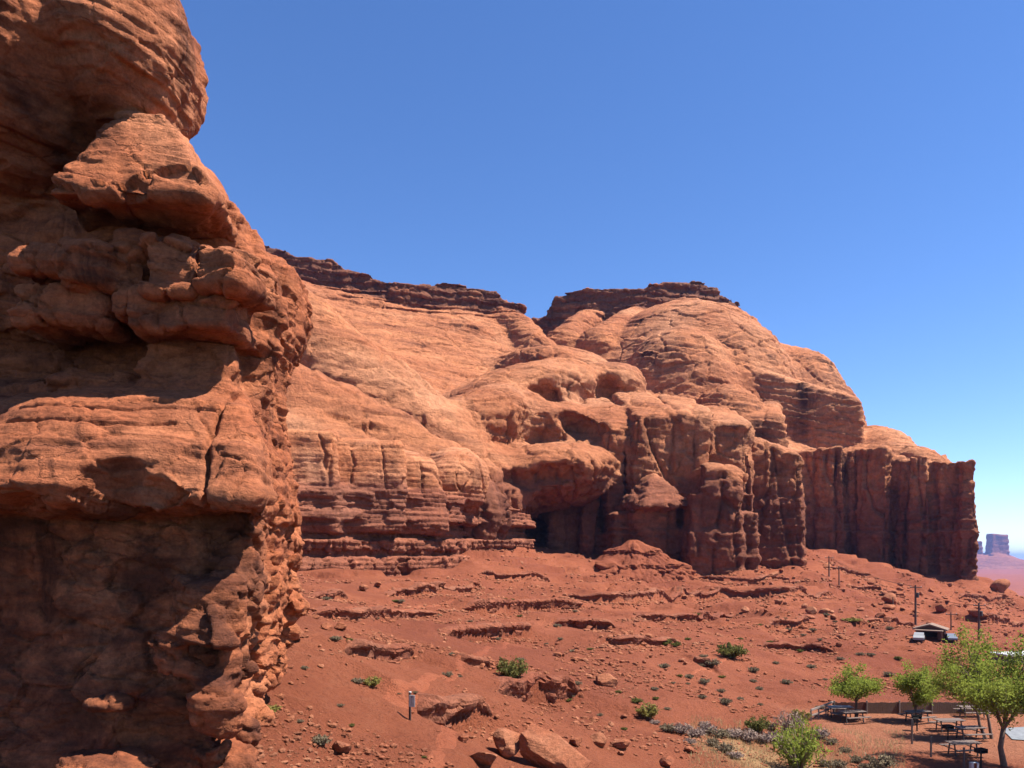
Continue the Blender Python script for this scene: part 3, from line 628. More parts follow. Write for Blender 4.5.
def mesa_detail(V, N):
    x, y, z = V.T.astype(f32)
    steep = 1 - np.clip(N[:, 2], 0, 1)
    low = 1 - sst(8, 20, z - 0.02 * (y - 150))
    near = 1 - sst(150, 230, y)
    d = 0.26 * fbm(x / 2.6, y / 2.6, z / 1.8, 5)
    # vertical joints on the walls
    wx = 3 * fbm(x / 14, y / 14, z / 30, 2)
    f1, f2, idn = cells((x + wx) / 7.5, (y + wx) / 7.5, z / 60)
    wall = sst(0.6, 0.9, steep) * (1 - sst(34, 46, z))
    d += wall * (-1.5 * (1 - sst(0.0, 0.08, f2 - f1)) + 1.5 * (idn - 0.5))
    cm = (1 - sst(0.5, 3.5, np.minimum(CAP1(x, y, z), CAP2(x, y, z)))) * (y > 300)
    q1, q2, qi = cells(x / 5 + 3, y / 5, z / 4.2)
    d += cm * steep * (0.7 * (qi - 0.5) - 0.8 * (1 - sst(0, 0.1, q2 - q1)))
    k1, k2, ki = cells((x + .5 * wx) / 3.1 + 7, (y + .5 * wx) / 3.1, z / 22)
    d += wall * (-0.5 * (1 - sst(0.0, 0.08, k2 - k1)) + 0.5 * (ki - 0.5))
    # blocks in the ledgy lower band
    g1, g2, gi = cells(x / 2.6 + 0.3 * vn(x, y, z), y / 2.6, z / 1.5)
    d += low * (0.3 + 0.7 * steep) * (0.4 * (np.minimum(g2 - g1, 0.2) - 0.1) + 0.5 * (gi - 0.5))
    # slanted cross beds on the bare domes
    zc = z + 0.22 * x - 0.1 * y + 1.5 * fbm(x / 30, y / 30, z / 30, 2)
    d += (1 - low) * 0.14 * vn(x / 14, y / 14, zc / 0.9)
    msk = sst(-0.1, 0.35, fbm(x / 22 + 9, y / 22, z / 12, 3))
    d += (1 - low) * msk * 0.75 * saw(zc / 2.9 + 0.35 * vn(x / 9, y / 9, z / 9)) 
    z2 = z - 0.30 * x + 0.15 * y + 2 * fbm(x / 35 + 4, y / 35, z / 35, 2)
    d += (1 - low) * (1 - msk) * 0.5 * saw(z2 / 3.7 + 0.3 * vn(x / 8 + 3, y / 8, z / 8))
    c1, c2, ci = cells((x + wx) / 17 + 5, (y + wx) / 17, z / 9 + 0.2 * vn(x / 9, y / 9, z / 9))
    d += (1 - 0.6 * low) * (0.9 * (ci - 0.5) - 0.55 * (1 - sst(0, 0.045, c2 - c1)))
    e1, e2, ei = cells(x / 6.2 + 9, y / 6.2, z / 3.6)
    d += (1 - low) * sst(0.1, 0.5, fbm(x / 30 + 60, y / 30, z / 30, 2) + 0.25) * 0.6 * (ei - 0.5)
    return V + N * d[:, None]

def tone(o, r, g, b=None):
    b = r * 0 if b is None else np.clip(b, 0, 1)
    ca = o.data.color_attributes.new('tone', 'FLOAT_COLOR', 'POINT'); r = np.clip(r, 0, 1); g = np.clip(g, 0, 1)
    ca.data.foreach_set('color', np.stack([r, g, b, r * 0 + 1], -1).astype(f32).ravel())
def saw(t): return t - np.floor(t) - 0.5
def main_rocks():
    V, Q = nets(near_full, (-17, 15.5, -8), (-5.5, 40, 16.5), 0.055, 1.5, 0.35)
    N = vnormals(V, Q); V = near_detail(V, N)
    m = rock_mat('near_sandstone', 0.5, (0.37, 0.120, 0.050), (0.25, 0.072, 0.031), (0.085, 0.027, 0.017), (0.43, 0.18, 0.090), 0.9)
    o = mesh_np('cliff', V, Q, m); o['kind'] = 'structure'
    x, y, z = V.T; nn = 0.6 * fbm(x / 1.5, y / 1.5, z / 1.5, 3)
    tone(o, np.maximum(sst(0.0, 0.25, 8.5 - np.abs(z + nn * .3 - 8.1) * 1.0 - 8.2 + 0.0) * 0.0, 0), sst(1.6, 0.9, z + .5 * nn) * (1 - sst(19.2, 19.8, y + nn)) * 0.9 + 1.0 * sst(0.0, .45, nn + 1 - np.hypot((x + 10.7) / 1.7, (z - 10.7) / 1.3)) + 0.6 * np.exp(-((z - 5.4) / .9) ** 2) * (y > 20) * (y < 22))  # lower front wall: varnish stains, deepened to paint in the shade under the lip
    log('near cliff', len(V))
    V, Q = nets(ledge_sdf, (-62, 108, -8), (12, 200, 36), 0.26, 1.4, 0.8)
    N = vnormals(V, Q); V = ledge_detail(V, N)
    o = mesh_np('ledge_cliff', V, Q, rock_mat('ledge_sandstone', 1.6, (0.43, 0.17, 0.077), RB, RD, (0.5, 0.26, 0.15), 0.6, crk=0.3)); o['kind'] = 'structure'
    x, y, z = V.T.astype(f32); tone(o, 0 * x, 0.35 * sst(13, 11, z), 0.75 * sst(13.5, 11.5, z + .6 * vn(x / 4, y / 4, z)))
    log('ledge cliff', len(V))
    V, Q = nets(mesa_sdf, (-135, 108, -14), (185, 430, 152), 0.55, 1.5, 2.0)
    N = vnormals(V, Q); V = mesa_detail(V, N)
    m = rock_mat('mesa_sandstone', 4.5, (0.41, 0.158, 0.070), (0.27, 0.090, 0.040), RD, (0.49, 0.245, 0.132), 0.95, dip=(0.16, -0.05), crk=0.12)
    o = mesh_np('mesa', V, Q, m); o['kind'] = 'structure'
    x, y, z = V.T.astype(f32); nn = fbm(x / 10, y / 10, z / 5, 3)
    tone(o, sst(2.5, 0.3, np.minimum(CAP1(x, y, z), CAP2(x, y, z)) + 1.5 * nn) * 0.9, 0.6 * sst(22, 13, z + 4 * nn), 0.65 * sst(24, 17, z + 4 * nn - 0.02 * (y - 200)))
    log('mesa', len(V))
main_rocks()
build_ground(SOIL); log('ground')

# ------------------------------------------------------------------ objects: helpers
def tag(o, label=None, cat=None, group=None, kind=None):
    if label: o['label'] = label
    if cat: o['category'] = cat
    if group: o['group'] = group
    if kind: o['kind'] = kind
    return o
def empty(name, loc, rz=0):
    o = bpy.data.objects.new(name, None); COL.objects.link(o); o.location = loc; o.rotation_euler = (0, 0, rz); o.empty_display_size = 0.2; return o
def kids(o): return [c for c in bpy.data.objects if c.parent == o]
def copy_tree(o, loc, rz, label=None, scale=1.0):
    c = o.copy(); COL.objects.link(c); c.location = loc; c.rotation_euler = (0, 0, rz); c.scale = (scale,) * 3
    if label: c['label'] = label
    for k in kids(o):
        d = k.copy(); COL.objects.link(d); d.parent = c
        for g in kids(k):
            e = g.copy(); COL.objects.link(e); e.parent = d
    return c
class MB:
    "collects boxes, tubes and faces into one mesh"
    def __init__(s): s.v = []; s.f = []
    def box(s, c, d, rot=None, bev=0.0):
        b = bmesh.new(); bmesh.ops.create_cube(b, size=1.0)
        bmesh.ops.scale(b, vec=d, verts=b.verts)
        if bev: bmesh.ops.bevel(b, geom=b.edges[:], offset=bev, segments=1, affect='EDGES')
        M = Matrix.Translation(c) @ (rot.to_4x4() if rot else Matrix())
        o = len(s.v); b.verts.index_update()
        s.v += [tuple(M @ v.co) for v in b.verts]; s.f += [tuple(o + v.index for v in f.verts) for f in b.faces]; b.free(); return s
    def bar(s, a, b, w, h=None):
        a = Vector(a); b = Vector(b); d = b - a
        return s.box((a + b) / 2, (w, h or w, d.length), d.to_track_quat('Z', 'Y').to_matrix())
    def tube(s, pts, rad, n=7, cap=True):
        o = len(s.v); pts = [Vector(p) for p in pts]; K = len(pts)
        for i, p in enumerate(pts):
            d = (pts[min(i + 1, K - 1)] - pts[max(i - 1, 0)]).normalized()
            u = d.orthogonal().normalized() if i == 0 else (u - d * u.dot(d)).normalized(); w = d.cross(u)
            r = rad[i] if hasattr(rad, '__len__') else rad
            for k in range(n):
                a = 2 * math.pi * k / n; s.v.append(tuple(p + (u * math.cos(a) + w * math.sin(a)) * r))
        for i in range(K - 1):
            for k in range(n):
                a = o + i * n + k; b = o + i * n + (k + 1) % n; s.f.append((a, b, b + n, a + n))
        if cap: s.f.append(tuple(o + k for k in range(n))[::-1]); s.f.append(tuple(o + (K - 1) * n + k for k in range(n)))
        return s
    def lathe(s, c, prof, n=14):
        o = len(s.v)
        for r, z in prof:
            for k in range(n): s.v.append((c[0] + r * math.cos(2 * math.pi * k / n), c[1] + r * math.sin(2 * math.pi * k / n), c[2] + z))
        for i in range(len(prof) - 1):
            for k in range(n):
                a = o + i * n + k; b = o + i * n + (k + 1) % n; s.f.append((a, b, b + n, a + n))
        s.f.append(tuple(o + k for k in range(n))[::-1]); s.f.append(tuple(o + (len(prof) - 1) * n + k for k in range(n))); return s
    def face(s, *p):
        o = len(s.v); s.v += [tuple(q) for q in p]; s.f.append(tuple(range(o, o + len(p)))); return s
    def build(s, name, mat, parent=None, smooth=False, loc=None):
        me = bpy.data.meshes.new(name); me.from_pydata(s.v, [], s.f); me.update()
        if mat: me.materials.append(mat)
        if smooth: me.polygons.foreach_set('use_smooth', [True] * len(me.polygons))
        o = bpy.data.objects.new(name, me); COL.objects.link(o)
        if parent: o.parent = parent
        if loc: o.location = loc
        return o
def plain(name, col, rough=0.8, metal=0.0, var=0.25, sc=8.0, spec=0.3):
    m, t, b = newmat(name, rough, spec); q = NB(t); b.inputs['Metallic'].default_value = metal
    tc = t.nodes.new('ShaderNodeTexCoord')
    n = q.noise(tc.outputs['Object'], sc, 6, 0.65)
    t.links.new(q.mix(1.0, col, q.ramp(n, (0.3, 1 - var), (0.7, 1 + var)), 'MULTIPLY'), b.inputs['Base Color'])
    t.links.new(q.bump(n, 0.3, 0.02), b.inputs['Normal'])
    return m
def leaf_mat(name, a, b, trans=0.35):
    m = bpy.data.materials.new(name); m.use_nodes = True; t = m.node_tree; t.nodes.clear(); q = NB(t)
    n = q.noise(q.pos, 2.2, 3, 0.7); rnd = t.nodes.new('ShaderNodeNewGeometry').outputs['Random Per Island']
    c = q.mix(q.math('ADD', q.math('MULTIPLY', n, 0.6), q.math('MULTIPLY', rnd, 0.4)), a, b)
    d = t.nodes.new('ShaderNodeBsdfDiffuse'); tr = t.nodes.new('ShaderNodeBsdfTranslucent'); mx = t.nodes.new('ShaderNodeMixShader'); o = t.nodes.new('ShaderNodeOutputMaterial')
    t.links.new(c, d.inputs[0]); t.links.new(c, tr.inputs[0]); mx.inputs[0].default_value = trans
    t.links.new(d.outputs[0], mx.inputs[1]); t.links.new(tr.outputs[0], mx.inputs[2]); t.links.new(mx.outputs[0], o.inputs[0]); return m
def gz(x, y): return float(ground_h(np.array([x]), np.array([y]))[0])

# ------------------------------------------------------------------ bedrock ledges along the small scarps
LEDGE = rock_mat('ledge_rock', 0.8, (0.21, 0.066, 0.033), (0.165, 0.049, 0.026), (0.07, 0.024, 0.016), (0.27, 0.115, 0.065), 0.4)
def build_ledge(sc, seed):
    (sx, sy), drop, run = sc
    seg = np.r_[0, np.cumsum(np.hypot(np.diff(sx), np.diff(sy)))]; L = seg[-1]
    n = int(min(260, max(30, L / 0.14))); u = np.linspace(0, L, n)
    x = np.interp(u, seg, sx); y = np.interp(u, seg, sy)
    tx = np.gradient(x); ty = np.gradient(y); l = np.hypot(tx, ty); nx, ny = ty / l, -tx / l      # towards the viewer side (lower)
    wob = 0.45 * fbm(u / 2.2, u * 0 + seed, u * 0, 4)
    x = x + nx * wob; y = y + ny * wob
    zt = ground_h(x - nx * 0.5, y - ny * 0.5); zb = ground_h(x + nx * 0.7, y + ny * 0.7) - 0.5
    hgt = np.maximum(zt - zb - 0.5, 0.0)
    rows = [(-1.5, zt - 0.35), (-0.9, zt + 0.02), (-0.2, zt + 0.06), (0.25, zt + 0.04)]
    K = 16
    q_ = np.clip(np.minimum(u, L - u) / min(2.5, L * .2), 0, 1); en = q_ * q_ * (3 - 2 * q_)
    zt = zt - 0.45 * (1 - en); P3 = []
    for off, z in rows: P3.append(np.stack([x + nx * (off if off < 0 else off * en), y + ny * (off if off < 0 else off * en), z - 0.45 * (1 - en)], -1))
    for k in range(1, K + 1):
        f = k / K; z = zt + (zb - zt) * f
        off = 0.32 - 0.5 * sst(0.1, 0.75, f) * min(1, drop) + 0.06 * math.sin(f * 14)
        P3.append(np.stack([x + nx * off * en, y + ny * off * en, z], -1))
    V = np.stack(P3, 1).reshape(-1, 3); m = len(P3)
    i = np.arange(n - 1)[:, None] * m + np.arange(m - 1)[None]
    Q = np.stack([i, i + 1, i + m + 1, i + m], -1).reshape(-1, 4)
    N = vnormals(V, Q)
    a, b, c = V.T.astype(f32)
    g1, g2, gi = cells(a / 1.25 + 0.15 * vn(a * 2, b * 2, c * 2), b / 1.25, c / 0.55)
    D = 0.35 * (np.minimum(g2 - g1, 0.2) - 0.1) + 0.34 * (gi - 0.5) + 0.08 * fbm(a * 2, b * 2, c * 2, 3)
    D *= (0.3 + 0.7 * (1 - np.clip(N[:, 2], 0, 1))) * min(1.0, drop)
    V = V + np.stack([N[:, 0], N[:, 1], N[:, 2] * 0.3], -1) * D[:, None]
    o = mesh_np('rock_ledge', V, Q, LEDGE, smooth=False); o['kind'] = 'structure'
for k, sc in enumerate(SCARPS): build_ledge(sc, k * 7.3)
log('ledges')
def pyramid():
    cx, cy, _ = P(635, 541, 194); k = 194 / F; zf = lambda py: (HY - py) * k
    prof = [(0, 540), (5, 541), (9, 543), (23, 550.5), (25, 551.5), (25.5, 554.5), (28, 555.5), (43, 563.5), (45.5, 564.8), (46, 569), (48.5, 570.5), (60, 577), (75, 586), (95, 600)]
    r = np.array([a for a, b in prof]) * k; z = np.array([zf(b) for a, b in prof]); u = np.linspace(0, len(prof) - 1, 110); r = np.interp(u, range(len(prof)), r); z = np.interp(u, range(len(prof)), z)
    th = np.linspace(0, 2 * math.pi, 420); T, I = np.meshgrid(th, np.arange(110), indexing='ij')
    w = fbm(np.cos(T) * (1 + r[I] / 7) + 5, np.sin(T) * (1 + r[I] / 7), z[I] / 6, 4)
    rr_ = r[I] * (1 + 0.45 * w); X = cx + rr_ * np.cos(T) * 1.05; Y = cy + rr_ * np.sin(T) * 0.9; Z = z[I] + 0.7 * fbm(X / 3, Y / 3, 0 * X, 4)
    V = np.stack([X, Y, Z], -1).reshape(-1, 3); m = 110; i = np.arange(419)[:, None] * m + np.arange(m - 1)[None]
    Q = np.stack([i, i + m, i + m + 1, i + 1], -1).reshape(-1, 4)[:, ::-1]; N = vnormals(V, Q); a, b, c = V.T.astype(f32)
    g1, g2, gi = cells(a / 1.6, b / 1.6, c / 0.8); st = 1 - np.clip(N[:, 2], 0, 1)
    V = V + N * (sst(0.3, 0.7, st) * (0.5 * np.minimum(g2 - g1, .25) + 0.5 * (gi - .5)))[:, None]
    mesh_np('hill', V, Q, SOIL)['kind'] = 'structure'
pyramid()

# ------------------------------------------------------------------ footpath
PATHM = ground_mat('trail_soil', 1.32)
def path_ribbon(pix, w, name='path'):
    p = np.array([hit(*q)[:2] for q in pix]); seg = np.r_[0, np.cumsum(np.hypot(*np.diff(p, axis=0).T))]
    u = np.arange(0, seg[-1], 0.2); x = np.interp(u, seg, p[:, 0]); y = np.interp(u, seg, p[:, 1])
    k = np.ones(15) / 15; x = np.convolve(np.pad(x, 7, mode='edge'), k, 'valid'); y = np.convolve(np.pad(y, 7, mode='edge'), k, 'valid')
    tx, ty = np.gradient(x), np.gradient(y); l = np.hypot(tx, ty) + 1e-9; nx, ny = -ty / l, tx / l
    V = []
    for q in np.linspace(-1, 1, 13):
        a = x + nx * w * q; b = y + ny * w * q
        V.append(np.stack([a, b, ground_h(a, b) + 0.04 - 0.09 * q * q + 0.06 * fbm(a * 1.3, b * 1.3, a * 0, 4)], -1))
    V = np.stack(V, 1); n, m = V.shape[:2]; i = np.arange(n - 1)[:, None] * m + np.arange(m - 1)[None]
    o = mesh_np(name, V.reshape(-1, 3), np.stack([i, i + m, i + m + 1, i + 1], -1).reshape(-1, 4)[:, ::-1], PATHM); o['kind'] = 'structure'
path_ribbon([(415, 790), (428, 766), (444, 746), (458, 733), (446, 724), (425, 716), (395, 707), (380, 700), (400, 688), (430, 676), (462, 661), (485, 650), (508, 642)], 0.5)
path_ribbon([(676, 678), (700, 670), (722, 661), (737, 654)], 0.35)
path_ribbon([(330, 612), (370, 607), (420, 606), (455, 599), (475, 593)], 0.55)

# ------------------------------------------------------------------ boulders
BROCK = rock_mat('boulder_rock', 0.35, (0.26, 0.09, 0.042), (0.20, 0.062, 0.030), (0.09, 0.03, 0.018), (0.34, 0.155, 0.085), 0.3)
def rock_mesh(seed, sub=4, flat=0.7):
    b = bmesh.new(); bmesh.ops.create_icosphere(b, subdivisions=sub, radius=1.0)
    v = np.array([q.co[:] for q in b.verts]); f = np.array([[q.index for q in p.verts] for p in b.faces]); b.free()
    rg = np.random.RandomState(seed)
    d = np.ones(len(v)) * 1.0
    for k in range(13):
        n = rg.normal(size=3); n /= np.linalg.norm(n); h = rg.uniform(0.55, 0.92)
        c = v @ n; d = np.minimum(d, np.where(c > 0.05, h / np.maximum(c, 0.05), 9))
    v = v * d[:, None]; x, y, z = (v * 1.0 + seed).T.astype(f32)
    v = v * (1 + 0.10 * fbm(x * 1.6, y * 1.6, z * 1.6, 4) + 0.04 * vn(x * 2, y * 2, z * 7))[:, None]
    v[:, 2] *= flat
    me = bpy.data.meshes.new('boulder'); me.from_pydata(v.tolist(), [], f.tolist()); me.materials.append(BROCK); me.update()
    me.polygons.foreach_set('use_smooth', [True] * len(me.polygons))
    me.set_sharp_from_angle(angle=R(28))
    return me
RM = [rock_mesh(11 + 3 * k, 4 if k < 4 else 3, 0.55 + 0.06 * (k % 5)) for k in range(9)]
rnd = random.Random(8)
def boulder(px, py, w, label, group=None, sc=(1, 1, 1), rot=None, mesh=None, sink=0.25, name='boulder'):
    "w = width in photo pixels, base at px, py"
    x, y, z = hit(px, py); r = w / F * y / 2 * 1.22
    o = bpy.data.objects.new(name, mesh or rnd.choice(RM)); COL.objects.link(o)
    o.scale = (r * sc[0], r * sc[1], r * sc[2]); o.rotation_euler = rot or (rnd.uniform(-0.35, 0.35), rnd.uniform(-0.35, 0.35), rnd.uniform(0, 6.28))
    o.location = (x, y, z + r * sc[2] * 0.55 * (1 - sink)); return tag(o, label, 'boulder', group)
def slab_mesh():
    b = bmesh.new(); bmesh.ops.create_cube(b, size=2.0); bmesh.ops.subdivide_edges(b, edges=b.edges[:], cuts=22, use_grid_fill=True)
    v = np.array([q.co[:] for q in b.verts])
    for nn, h in (((.75, 0, .66), .98), ((-.6, .3, .74), .95), ((.5, -.8, .3), 1.1), ((-.7, -.6, .2), 1.12), ((.85, .2, -.5), 1.05), ((-.2, -.6, .78), 1.12), ((-.95, 0, -.3), .9), ((.3, .8, .5), 1.1)):
        nn = np.array(nn) / np.linalg.norm(nn); e = np.maximum(v @ nn - h, 0); v = v - e[:, None] * nn[None]
    x, y, z = v.T.astype(f32); v = v * (1 + 0.05 * fbm(x * 2, y * 2, z * 2, 4) + 0.025 * saw(z * 2.5 + x * .5 + .3 * vn(x * 2, y * 2, z)))[:, None]
    for q, w in zip(b.verts, v): q.co = w
    me = bpy.data.meshes.new('boulder'); b.to_mesh(me); b.free(); me.materials.append(BROCK); me.polygons.foreach_set('use_smooth', [True] * len(me.polygons)); me.set_sharp_from_angle(angle=R(30)); return me
_sl = boulder(556, 767, 74, 'long pale slab of rock tilted against dark boulder at bottom edge', mesh=slab_mesh(), sc=(1, 1, 1), rot=(0.55, 0.50, -0.35))
_y = hit(556, 767)[1]; _k = _y / F; _sl.scale = (36 * _k, 17 * _k, 11 * _k); _sl.location = P(553, 753, _y)
boulder(508, 757, 30, 'upright dark red boulder left of the long tilted slab', sc=(1, .9, 1.35), rot=(0.1, 0.25, 0.6), mesh=RM[2], sink=0.0)
boulder(482, 764, 38, 'broad rough boulder half buried left of the upright dark boulder', sc=(1, .9, .6), mesh=RM[0])
boulder(607, 685, 22, 'flat pale boulder resting alone right of the bush ledge', sc=(1, .8, .75), rot=(0, 0.1, 0.3), mesh=RM[3])
boulder(576, 746, 15, 'small dark boulder, first of the three beside the tilted slab', 'three boulders right of the slab', sc=(1, .9, 1.1))
boulder(598, 744, 17, 'round boulder, middle of the three beside the tilted slab', 'three boulders right of the slab', sc=(1, .9, 1.0))
boulder(620, 747, 18, 'squarish boulder, farthest right of the three beside the tilted slab', 'three boulders right of the slab', sc=(1, .9, .9))
boulder(463, 741, 11, 'small dark red boulder on the path edge below the trail sign')
boulder(341, 752, 20, 'brown boulder beside a grey tuft near the cliff foot', sc=(1, .8, .9))
boulder(295, 641, 17, 'dark boulder lying against the foot of the near cliff', sc=(1, .9, 1.0), sink=0)
boulder(364, 591, 10, 'larger of two dark boulders below the ledgy cliff', sc=(1, .9, 1.1), sink=0)
boulder(378, 587, 8, 'smaller of two dark boulders below the ledgy cliff', sc=(1, .9, 1), sink=0)
boulder(327, 630, 11, 'left one of two rocks lying side by side past the near cliff', 'pair of rocks past the near cliff')
boulder(340, 630, 12, 'right one of two rocks lying side by side past the near cliff', 'pair of rocks past the near cliff')
boulder(666, 766, 16, 'pale orange boulder at bottom edge left of the dry grass', sc=(1, .9, .9))
boulder(690, 752, 10, 'reddish rock below the grey sagebrush band')
boulder(480, 668, 9, 'flat pale rock lying on the path bend')
boulder(890, 604, 15, 'large dark boulder below the shaded cliff prow, left of poles', sc=(1, 1, 1.1), sink=0)
boulder(978, 618, 14, 'dark boulder with pale top beside the right utility pole', sc=(1.2, 1, .8), sink=0)
boulder(1001, 592, 16, 'dark boulder on the skyline right of the cliff prow', sc=(1, 1, 1.0), sink=0)
boulder(941, 612, 10, 'dark blocky boulder above the small house', sc=(1, 1, 1.2), sink=0)
def field(n, poly, w0, w1, label, group):
    k = 0
    while k < n:
        px = rnd.uniform(min(p[0] for p in poly), max(p[0] for p in poly)); py = rnd.uniform(min(p[1] for p in poly), max(p[1] for p in poly))
        if poly2(np.array([px]), np.array([py]), poly)[0] > 0: continue
        w = w0 + (w1 - w0) * rnd.random() ** 2.6
        boulder(px, py, w, label, group, sc=(1, rnd.uniform(.7, 1), rnd.uniform(.55, 1)), mesh=RM[4 + rnd.randrange(5)]); k += 1
field(92, [(745, 560), (800, 552), (870, 575), (900, 600), (880, 640), (820, 650), (745, 640)], 3, 11, 'loose red rock strewn on the talus below the pillars', 'loose rocks on the talus')
field(40, [(885, 585), (1000, 582), (1024, 600), (1024, 640), (960, 622), (900, 620)], 3, 9, 'loose red rock strewn on the talus under the cliff prow', 'loose rocks under the prow')
field(48, [(585, 612), (640, 622), (690, 668), (670, 690), (620, 672), (590, 640)], 3, 9, 'angular rock in the diagonal debris trail down the middle slope', 'rocks in the debris trail')
field(22, [(540, 655), (590, 650), (625, 672), (600, 676)], 3, 8, 'small rock scattered above the pale flat boulder', 'rocks above the flat boulder')
field(30, [(290, 620), (330, 605), (350, 640), (300, 690), (270, 680)], 3, 9, 'rock fallen near the foot of the left cliff', 'rocks fallen from the left cliff')
field(18, [(590, 715), (640, 700), (660, 740), (620, 766), (590, 760)], 3, 9, 'small rock on the slope left of the sagebrush band', 'rocks left of the sagebrush band')
def pebbles():
    b = MB(); rg = random.Random(4); V = []; Fc = []
    ico = bmesh.new(); bmesh.ops.create_icosphere(ico, subdivisions=1, radius=1); iv = np.array([v.co[:] for v in ico.verts]); fi = np.array([[v.index for v in f.verts] for f in ico.faces]); ico.free()
    n = 60000; y = np.exp(np.random.RandomState(2).uniform(math.log(19), math.log(260), n)); u = np.random.RandomState(3).uniform(235, 1040, n)
    x = (u - HX) / F * y
    rg = np.random.RandomState(31); ex = []; ey = []
    for (sx, sy), dr, run in SCARPS:
        L = np.hypot(np.diff(sx), np.diff(sy)).sum(); k = int(L * 9); i = rg.randint(0, len(sx) - 1, k); t = rg.rand(k)
        ex.append(sx[i] + (sx[i + 1] - sx[i]) * t + rg.normal(0, .4, k)); ey.append(sy[i] + (sy[i + 1] - sy[i]) * t - 0.5 - np.abs(rg.normal(0, 1.1 + .4 * dr, k)))
    nx_ = len(x); x = np.concatenate([x] + ex); y = np.concatenate([y] + ey)
    z = ground_h(x, y); flat = (x > 19) & (y > 40) & (y < 60)
    cl = fbm(x / 6, y / 6, x * 0, 3); ok = (~flat) & ((cl > -0.05 + 0.25 * rg.rand(len(x))) | (np.arange(len(x)) > nx_)); x, y, z = x[ok], y[ok], z[ok]
    rg = np.random.RandomState(7); r = (0.025 + 0.0010 * y) * (0.5 + 2.2 * rg.rand(len(x)) ** 4)
    sc = rg.uniform(0.6, 1.4, (len(x), 1, 3)); sc[:, :, 2] *= 0.7
    a = rg.uniform(0, 6.28, len(x)); ca, sa = np.cos(a)[:, None], np.sin(a)[:, None]
    v = iv[None] * sc * (1 + 0.25 * rg.uniform(-1, 1, (len(x), len(iv), 1)))
    vx = v[..., 0] * ca - v[..., 1] * sa; vy = v[..., 0] * sa + v[..., 1] * ca
    v = np.stack([vx, vy, v[..., 2]], -1) * r[:, None, None] + np.stack([x, y, z + 0.2 * r], -1)[:, None]
    f = fi[None] + (np.arange(len(x)) * len(iv))[:, None, None]
    tag(mesh_np('pebbles', v.reshape(-1, 3), f.reshape(-1, 3), BROCK, smooth=False), 'small red stones littering the slope', 'stones', kind='stuff')
pebbles(); log('boulders')

# ------------------------------------------------------------------ plants
def leaves_np(C, size, rg, asp=2.0, up=0.0):
    "one small quad per centre, random facing"
    n = len(C); d = rg.normal(size=(n, 3)); d[:, 2] += up; d /= np.linalg.norm(d, axis=1, keepdims=True)
    e = np.cross(d, rg.normal(size=(n, 3))); e /= np.linalg.norm(e, axis=1, keepdims=True)
    s = size * rg.uniform(0.6, 1.4, (n, 1)); a = d * s * asp / 2; b = e * s / 2
    V = np.stack([C - a, C + b - 0.1 * a, C + a, C - b - 0.1 * a], 1).reshape(-1, 3)
    return V, np.arange(4 * n).reshape(-1, 4)
def twigs(mb, n, h, spread, rg, r=0.012, k=3, base=0.06):
    T = []
    for i in range(n):
        a = rg.uniform(0, 6.28); s = spread * math.sqrt(rg.uniform(0.02, 1)); hh = h * rg.uniform(0.6, 1.0) * (1 - 0.35 * (s / spread) ** 2)
        p0 = Vector((math.cos(a), math.sin(a), 0)) * base * rg.rand(); p2 = Vector((math.cos(a) * s, math.sin(a) * s, hh)); p1 = p0.lerp(p2, 0.5) + Vector((rg.uniform(-.1, .1) * spread, rg.uniform(-.1, .1) * spread, 0.12 * hh))
        mb.tube([p0, p1, p2], [r, r * 0.7, r * 0.25], k, False); T.append((p0, p1, p2))
    return T
def shrub_mesh(seed, w, h, nt, nl, size, mat, twm, asp=2.0, up=0.6, low=0.1):
    "leafy twigs, about 1 unit; returns leaf mesh and twig mesh builders"
    rg = np.random.RandomState(seed); mb = MB(); T = twigs(mb, nt, h, w, rg, r=0.012 * max(w, h))
    i = rg.randint(0, nt, nl); t = rg.uniform(low, 1.0, nl) ** 0.7
    p = np.array([[list(q) for q in T[k]] for k in range(nt)])
    A = p[i, 0] * ((1 - t) ** 2)[:, None] + p[i, 1] * (2 * t * (1 - t))[:, None] + p[i, 2] * (t ** 2)[:, None]
    A = A + rg.normal(size=A.shape) * 0.055 * max(w, h)
    A[:, 2] = np.maximum(A[:, 2], 0.01)
    V, Q = leaves_np(A, size, rg, asp, up)
    return V, Q, mb
TWIG = plain('dry_twig', (0.22, 0.15, 0.11), 0.9); TWIGD = plain('dark_bark', (0.11, 0.07, 0.05), 0.9)
LG = leaf_mat('bush_green', (0.085, 0.08, 0.022), (0.165, 0.155, 0.05)); LY = leaf_mat('bush_yellow', (0.14, 0.125, 0.03), (0.24, 0.20, 0.06)); LS = leaf_mat('sage_grey', (0.12, 0.09, 0.055), (0.21, 0.165, 0.105), 0.15)
LP = leaf_mat('dry_mauve', (0.19, 0.13, 0.105), (0.29, 0.215, 0.175), 0.15); LB = leaf_mat('spring_leaf', (0.15, 0.19, 0.026), (0.27, 0.30, 0.06), 0.45); LT = leaf_mat('straw', (0.30, 0.21, 0.10), (0.42, 0.33, 0.17), 0.3)
def shrub_kind(name, seed, w, h, nt, nl, size, mat, twm, asp=2.0):
    V, Q, mb = shrub_mesh(seed, w, h, nt, nl, size, mat, twm, asp)
    a = mesh_np('foliage', V, Q, mat, smooth=False).data; b = mb.build('stem', twm).data
    for o in [q for q in bpy.data.objects if q.data in (a, b)]: bpy.data.objects.remove(o)
    one = bpy.data.meshes.new(name); n = len(V)
    one.from_pydata(V.tolist() + mb.v, [], Q.tolist() + [tuple(n + i for i in f) for f in mb.f]); one.materials.append(mat); one.materials.append(twm)
    one.polygons.foreach_set('material_index', [0] * len(Q) + [1] * len(mb.f)); one.update()
    return one, a, b
